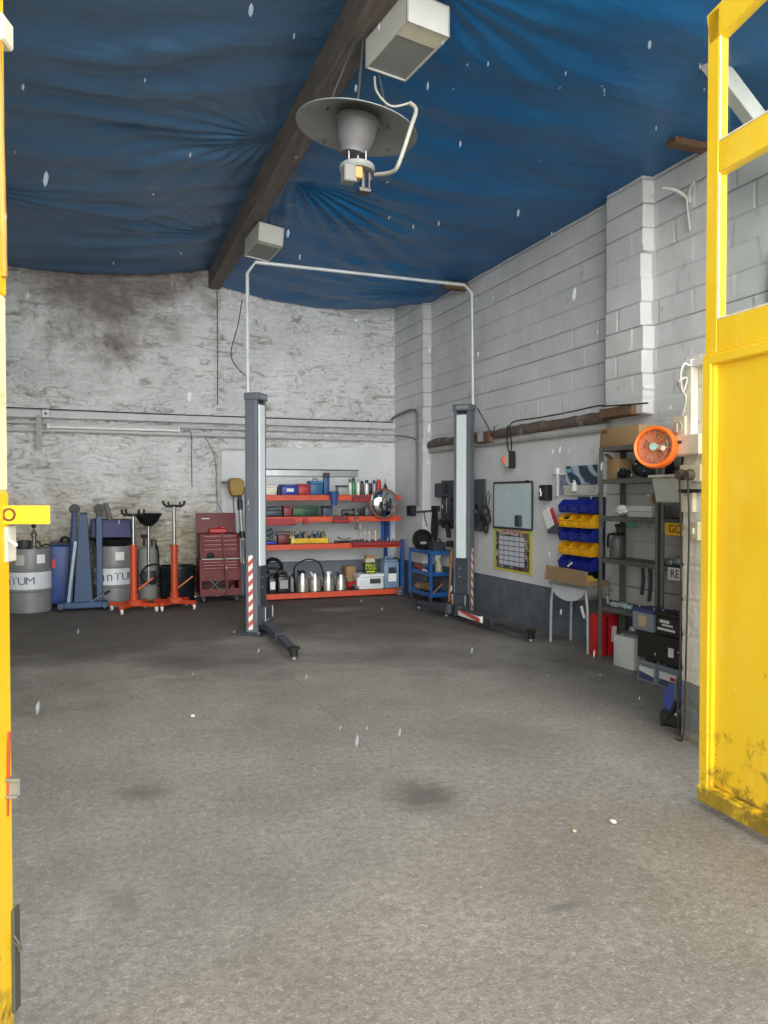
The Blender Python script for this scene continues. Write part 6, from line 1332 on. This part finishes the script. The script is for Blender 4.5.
b = MB(); b.cyl((.10, -.02, -.05), (.10, -.02, .06), .018, seg=14); b.bx(.08, .20, -.035, -.005, .05, .085, .004); b.build('bracket', M('bracket_teal', (120, 168, 156), .5), r)
# cable reel at the foot of the pier
r = T('cable_reel', 'blue and black cable reel on the floor at the foot of the white pier', 'reel', (3.85, 4.25, 0), math.radians(15))
b = MB(); b.lathe([(0, -.06), (.10, -.06), (.125, -.055), (.13, -.045), (.10, -.04), (.10, .04), (.13, .045), (.125, .055), (.10, .06), (0, .06)], 36, Matrix.Translation((0, 0, .185)) @ Matrix.Rotation(PI / 2, 4, 'Y')); b.build('drum', M('reel_blue', (66, 84, 168), .45, var=.08), r)
b = MB(); b.tube([(-.085, -.11, .0), (-.085, -.03, .12), (-.085, 0, .20), (-.085, .03, .12), (-.085, .11, 0.0)], .014, 8, 3); b.tube([(.085, -.11, .0), (.085, -.03, .12), (.085, 0, .20), (.085, .03, .12), (.085, .11, .0)], .014, 8, 3); b.bx(-.09, .09, -.14, .14, .0, .11, .02); b.build('stand', M('reel_black', (44, 46, 46), .5), r)
b = MB(); b.tube([(-.085, 0, .2), (-.085, 0, .34), (0, 0, .36), (.085, 0, .34), (.085, 0, .2)], .012, 8, 3); b.build('carry_handle', M('reel_grey', (110, 112, 112), .5), r)
b = MB(); b.cyl((-.10, -.08, .17), (-.24, -.10, .15), .009); b.build('crank', M('crank_tan', (150, 140, 118), .5), r)
# hook bracket high on the wall
p = rx(687, 198, 5.02); r = T('wall_hook', 'old white forked metal hook high on the block wall near the door', 'hook', (5.03, p.y, p.z), RW); b = MB(); b.tube([(.0, 0, 0), (-.02, -.12, .06), (-.10, -.20, .10)], .016, 8, 4); b.tube([(.0, 0, .0), (.08, -.05, .05), (.14, -.06, .08)], .014, 8, 4); b.tube([(.0, -.02, .02), (.03, -.02, -.18), (.04, -.01, -.30)], .010, 8, 4); b.build('fork', OFFW, r)
b = MB(); b.bx(-.03, .03, -.015, .01, -.05, .05, .004); b.build('plate', OFFW, r)
# white diagonal brace and cable seen through the upper pane
p0 = rx(733, 38, 4.2); p1 = rx(775, 75, 4.9)
b = MB(); b.bar((4.0, 4.35, 4.82), (4.98, 4.35, 4.02), .10, .13, .006); struct(b.build('roof_brace', OFFW))
p = rx(766, 275, 5.02); r = T('wall_notice', 'pink and green notice on the block wall, glimpsed through the door glass', 'notice', (5.03, 4.62, 0), RW)
zz0, zz1 = rx(766, 303, 5.03).z, rx(766, 252, 5.03).z
b = MB(); b.prism([(-.03, zz0 + .06), (.25, zz0 + .06), (.25, zz1 + .03), (.0, zz1)], -.012, 0); b.build('pink_sheet', M('notice_pink', (214, 150, 128), .6), r); b = MB(); b.bx(-.03, .25, -.012, 0, zz0, zz0 + .06); b.build('green_strip', M('notice_green', (96, 168, 96), .6), r)
# ================================================================== falling rain outside the doorway
b = MB()
rng = random.Random(11)
for i in range(150):
    y = rng.uniform(1.1, 3.0); x = max(-.18, rng.uniform(-.15, 1.0) * y * .95); z = H + rng.uniform(-.35, .72) * y
    if x > 2.75: continue
    s_ = rng.choice((.001, .0012, .0016, .0024, .004)); L_ = s_ * rng.uniform(2.5, 4.5)
    t = bmesh.new(); bmesh.ops.create_icosphere(t, subdivisions=1, radius=1); b._join(t, Matrix.Translation((x, y, z)) @ Matrix.Rotation(.12, 4, 'Y') @ Matrix.Diagonal((s_, s_, L_, 1)))
w = NT('rain_water'); w.b.inputs['Base Color'].default_value = (.4, .45, .5, 1); w.b.inputs['Roughness'].default_value = .3; w.b.inputs['Alpha'].default_value = .15
tag(b.build('rain', w.m), 'raindrops falling in the open doorway', 'rain', kind='stuff')
# small litter on the floor
for (u, v, rr, c_, nm) in ((613, 823, .018, (196, 190, 176), 'small pale stone on the floor, right of the oil patch'), (574, 832, .012, (168, 158, 132), 'tiny tan pebble on the floor left of the pale stone'), (193, 717, .02, (176, 172, 160), 'pale chip on the floor at the left side of the bay')):
    p = fl(u, v); b = MB(); t = bmesh.new(); bmesh.ops.create_icosphere(t, subdivisions=2, radius=rr)
    for vv in t.verts: vv.co *= 1 + .35 * mnoise.noise(vv.co * 60)
    b._join(t, Matrix.Diagonal((1, 1, .6, 1))); tag(b.build('pebble', M('peb_%d' % c_[0], c_, .8), loc=(p.x, p.y, rr * .5)), nm, 'pebble', 'loose pebbles on the floor')

# ================================================================== camera, sky and sun
cam = bpy.data.cameras.new('camera'); co = bpy.data.objects.new('camera', cam); COL.objects.link(co)
cam.sensor_fit = 'HORIZONTAL'; cam.sensor_width = 36; cam.lens = 36 * F / 768; cam.clip_start = .02
co.location = (0, 0, H); co.rotation_euler = (PI / 2 - PIT, 0, -YAW); S.camera = co
wd = bpy.data.worlds.new('sky'); S.world = wd; wd.use_nodes = True; nt = wd.node_tree; bg = nt.nodes['Background']
tc = nt.nodes.new('ShaderNodeTexCoord'); sp_ = nt.nodes.new('ShaderNodeSeparateXYZ'); nt.links.new(tc.outputs['Generated'], sp_.inputs[0])
rp = nt.nodes.new('ShaderNodeValToRGB'); nt.links.new(sp_.outputs['Z'], rp.inputs['Fac'])
rp.color_ramp.elements[0].position = 0; rp.color_ramp.elements[0].color = (.95, .98, 1.0, 1); rp.color_ramp.elements[1].position = 1; rp.color_ramp.elements[1].color = (.82, .90, 1.0, 1)
nt.links.new(rp.outputs['Color'], bg.inputs['Color']); bg.inputs['Strength'].default_value = SKY
sun = bpy.data.lights.new('overcast_sun', 'SUN'); sun.energy = SUN; sun.angle = math.radians(64); sun.color = (1, .98, .95)
so = bpy.data.objects.new('overcast_sun', sun); COL.objects.link(so)
so.rotation_euler = Vector((-.10, -1, .20)).to_track_quat('Z', 'Y').to_euler()
S.view_settings.view_transform = 'Standard'; S.view_settings.look = 'None'; S.view_settings.gamma = 1; S.view_settings.use_curve_mapping = False
S.view_settings.exposure = EXPO
S.cycles.max_bounces = 10; S.cycles.diffuse_bounces = 6; S.cycles.transparent_max_bounces = 16; S.cycles.use_denoising = True
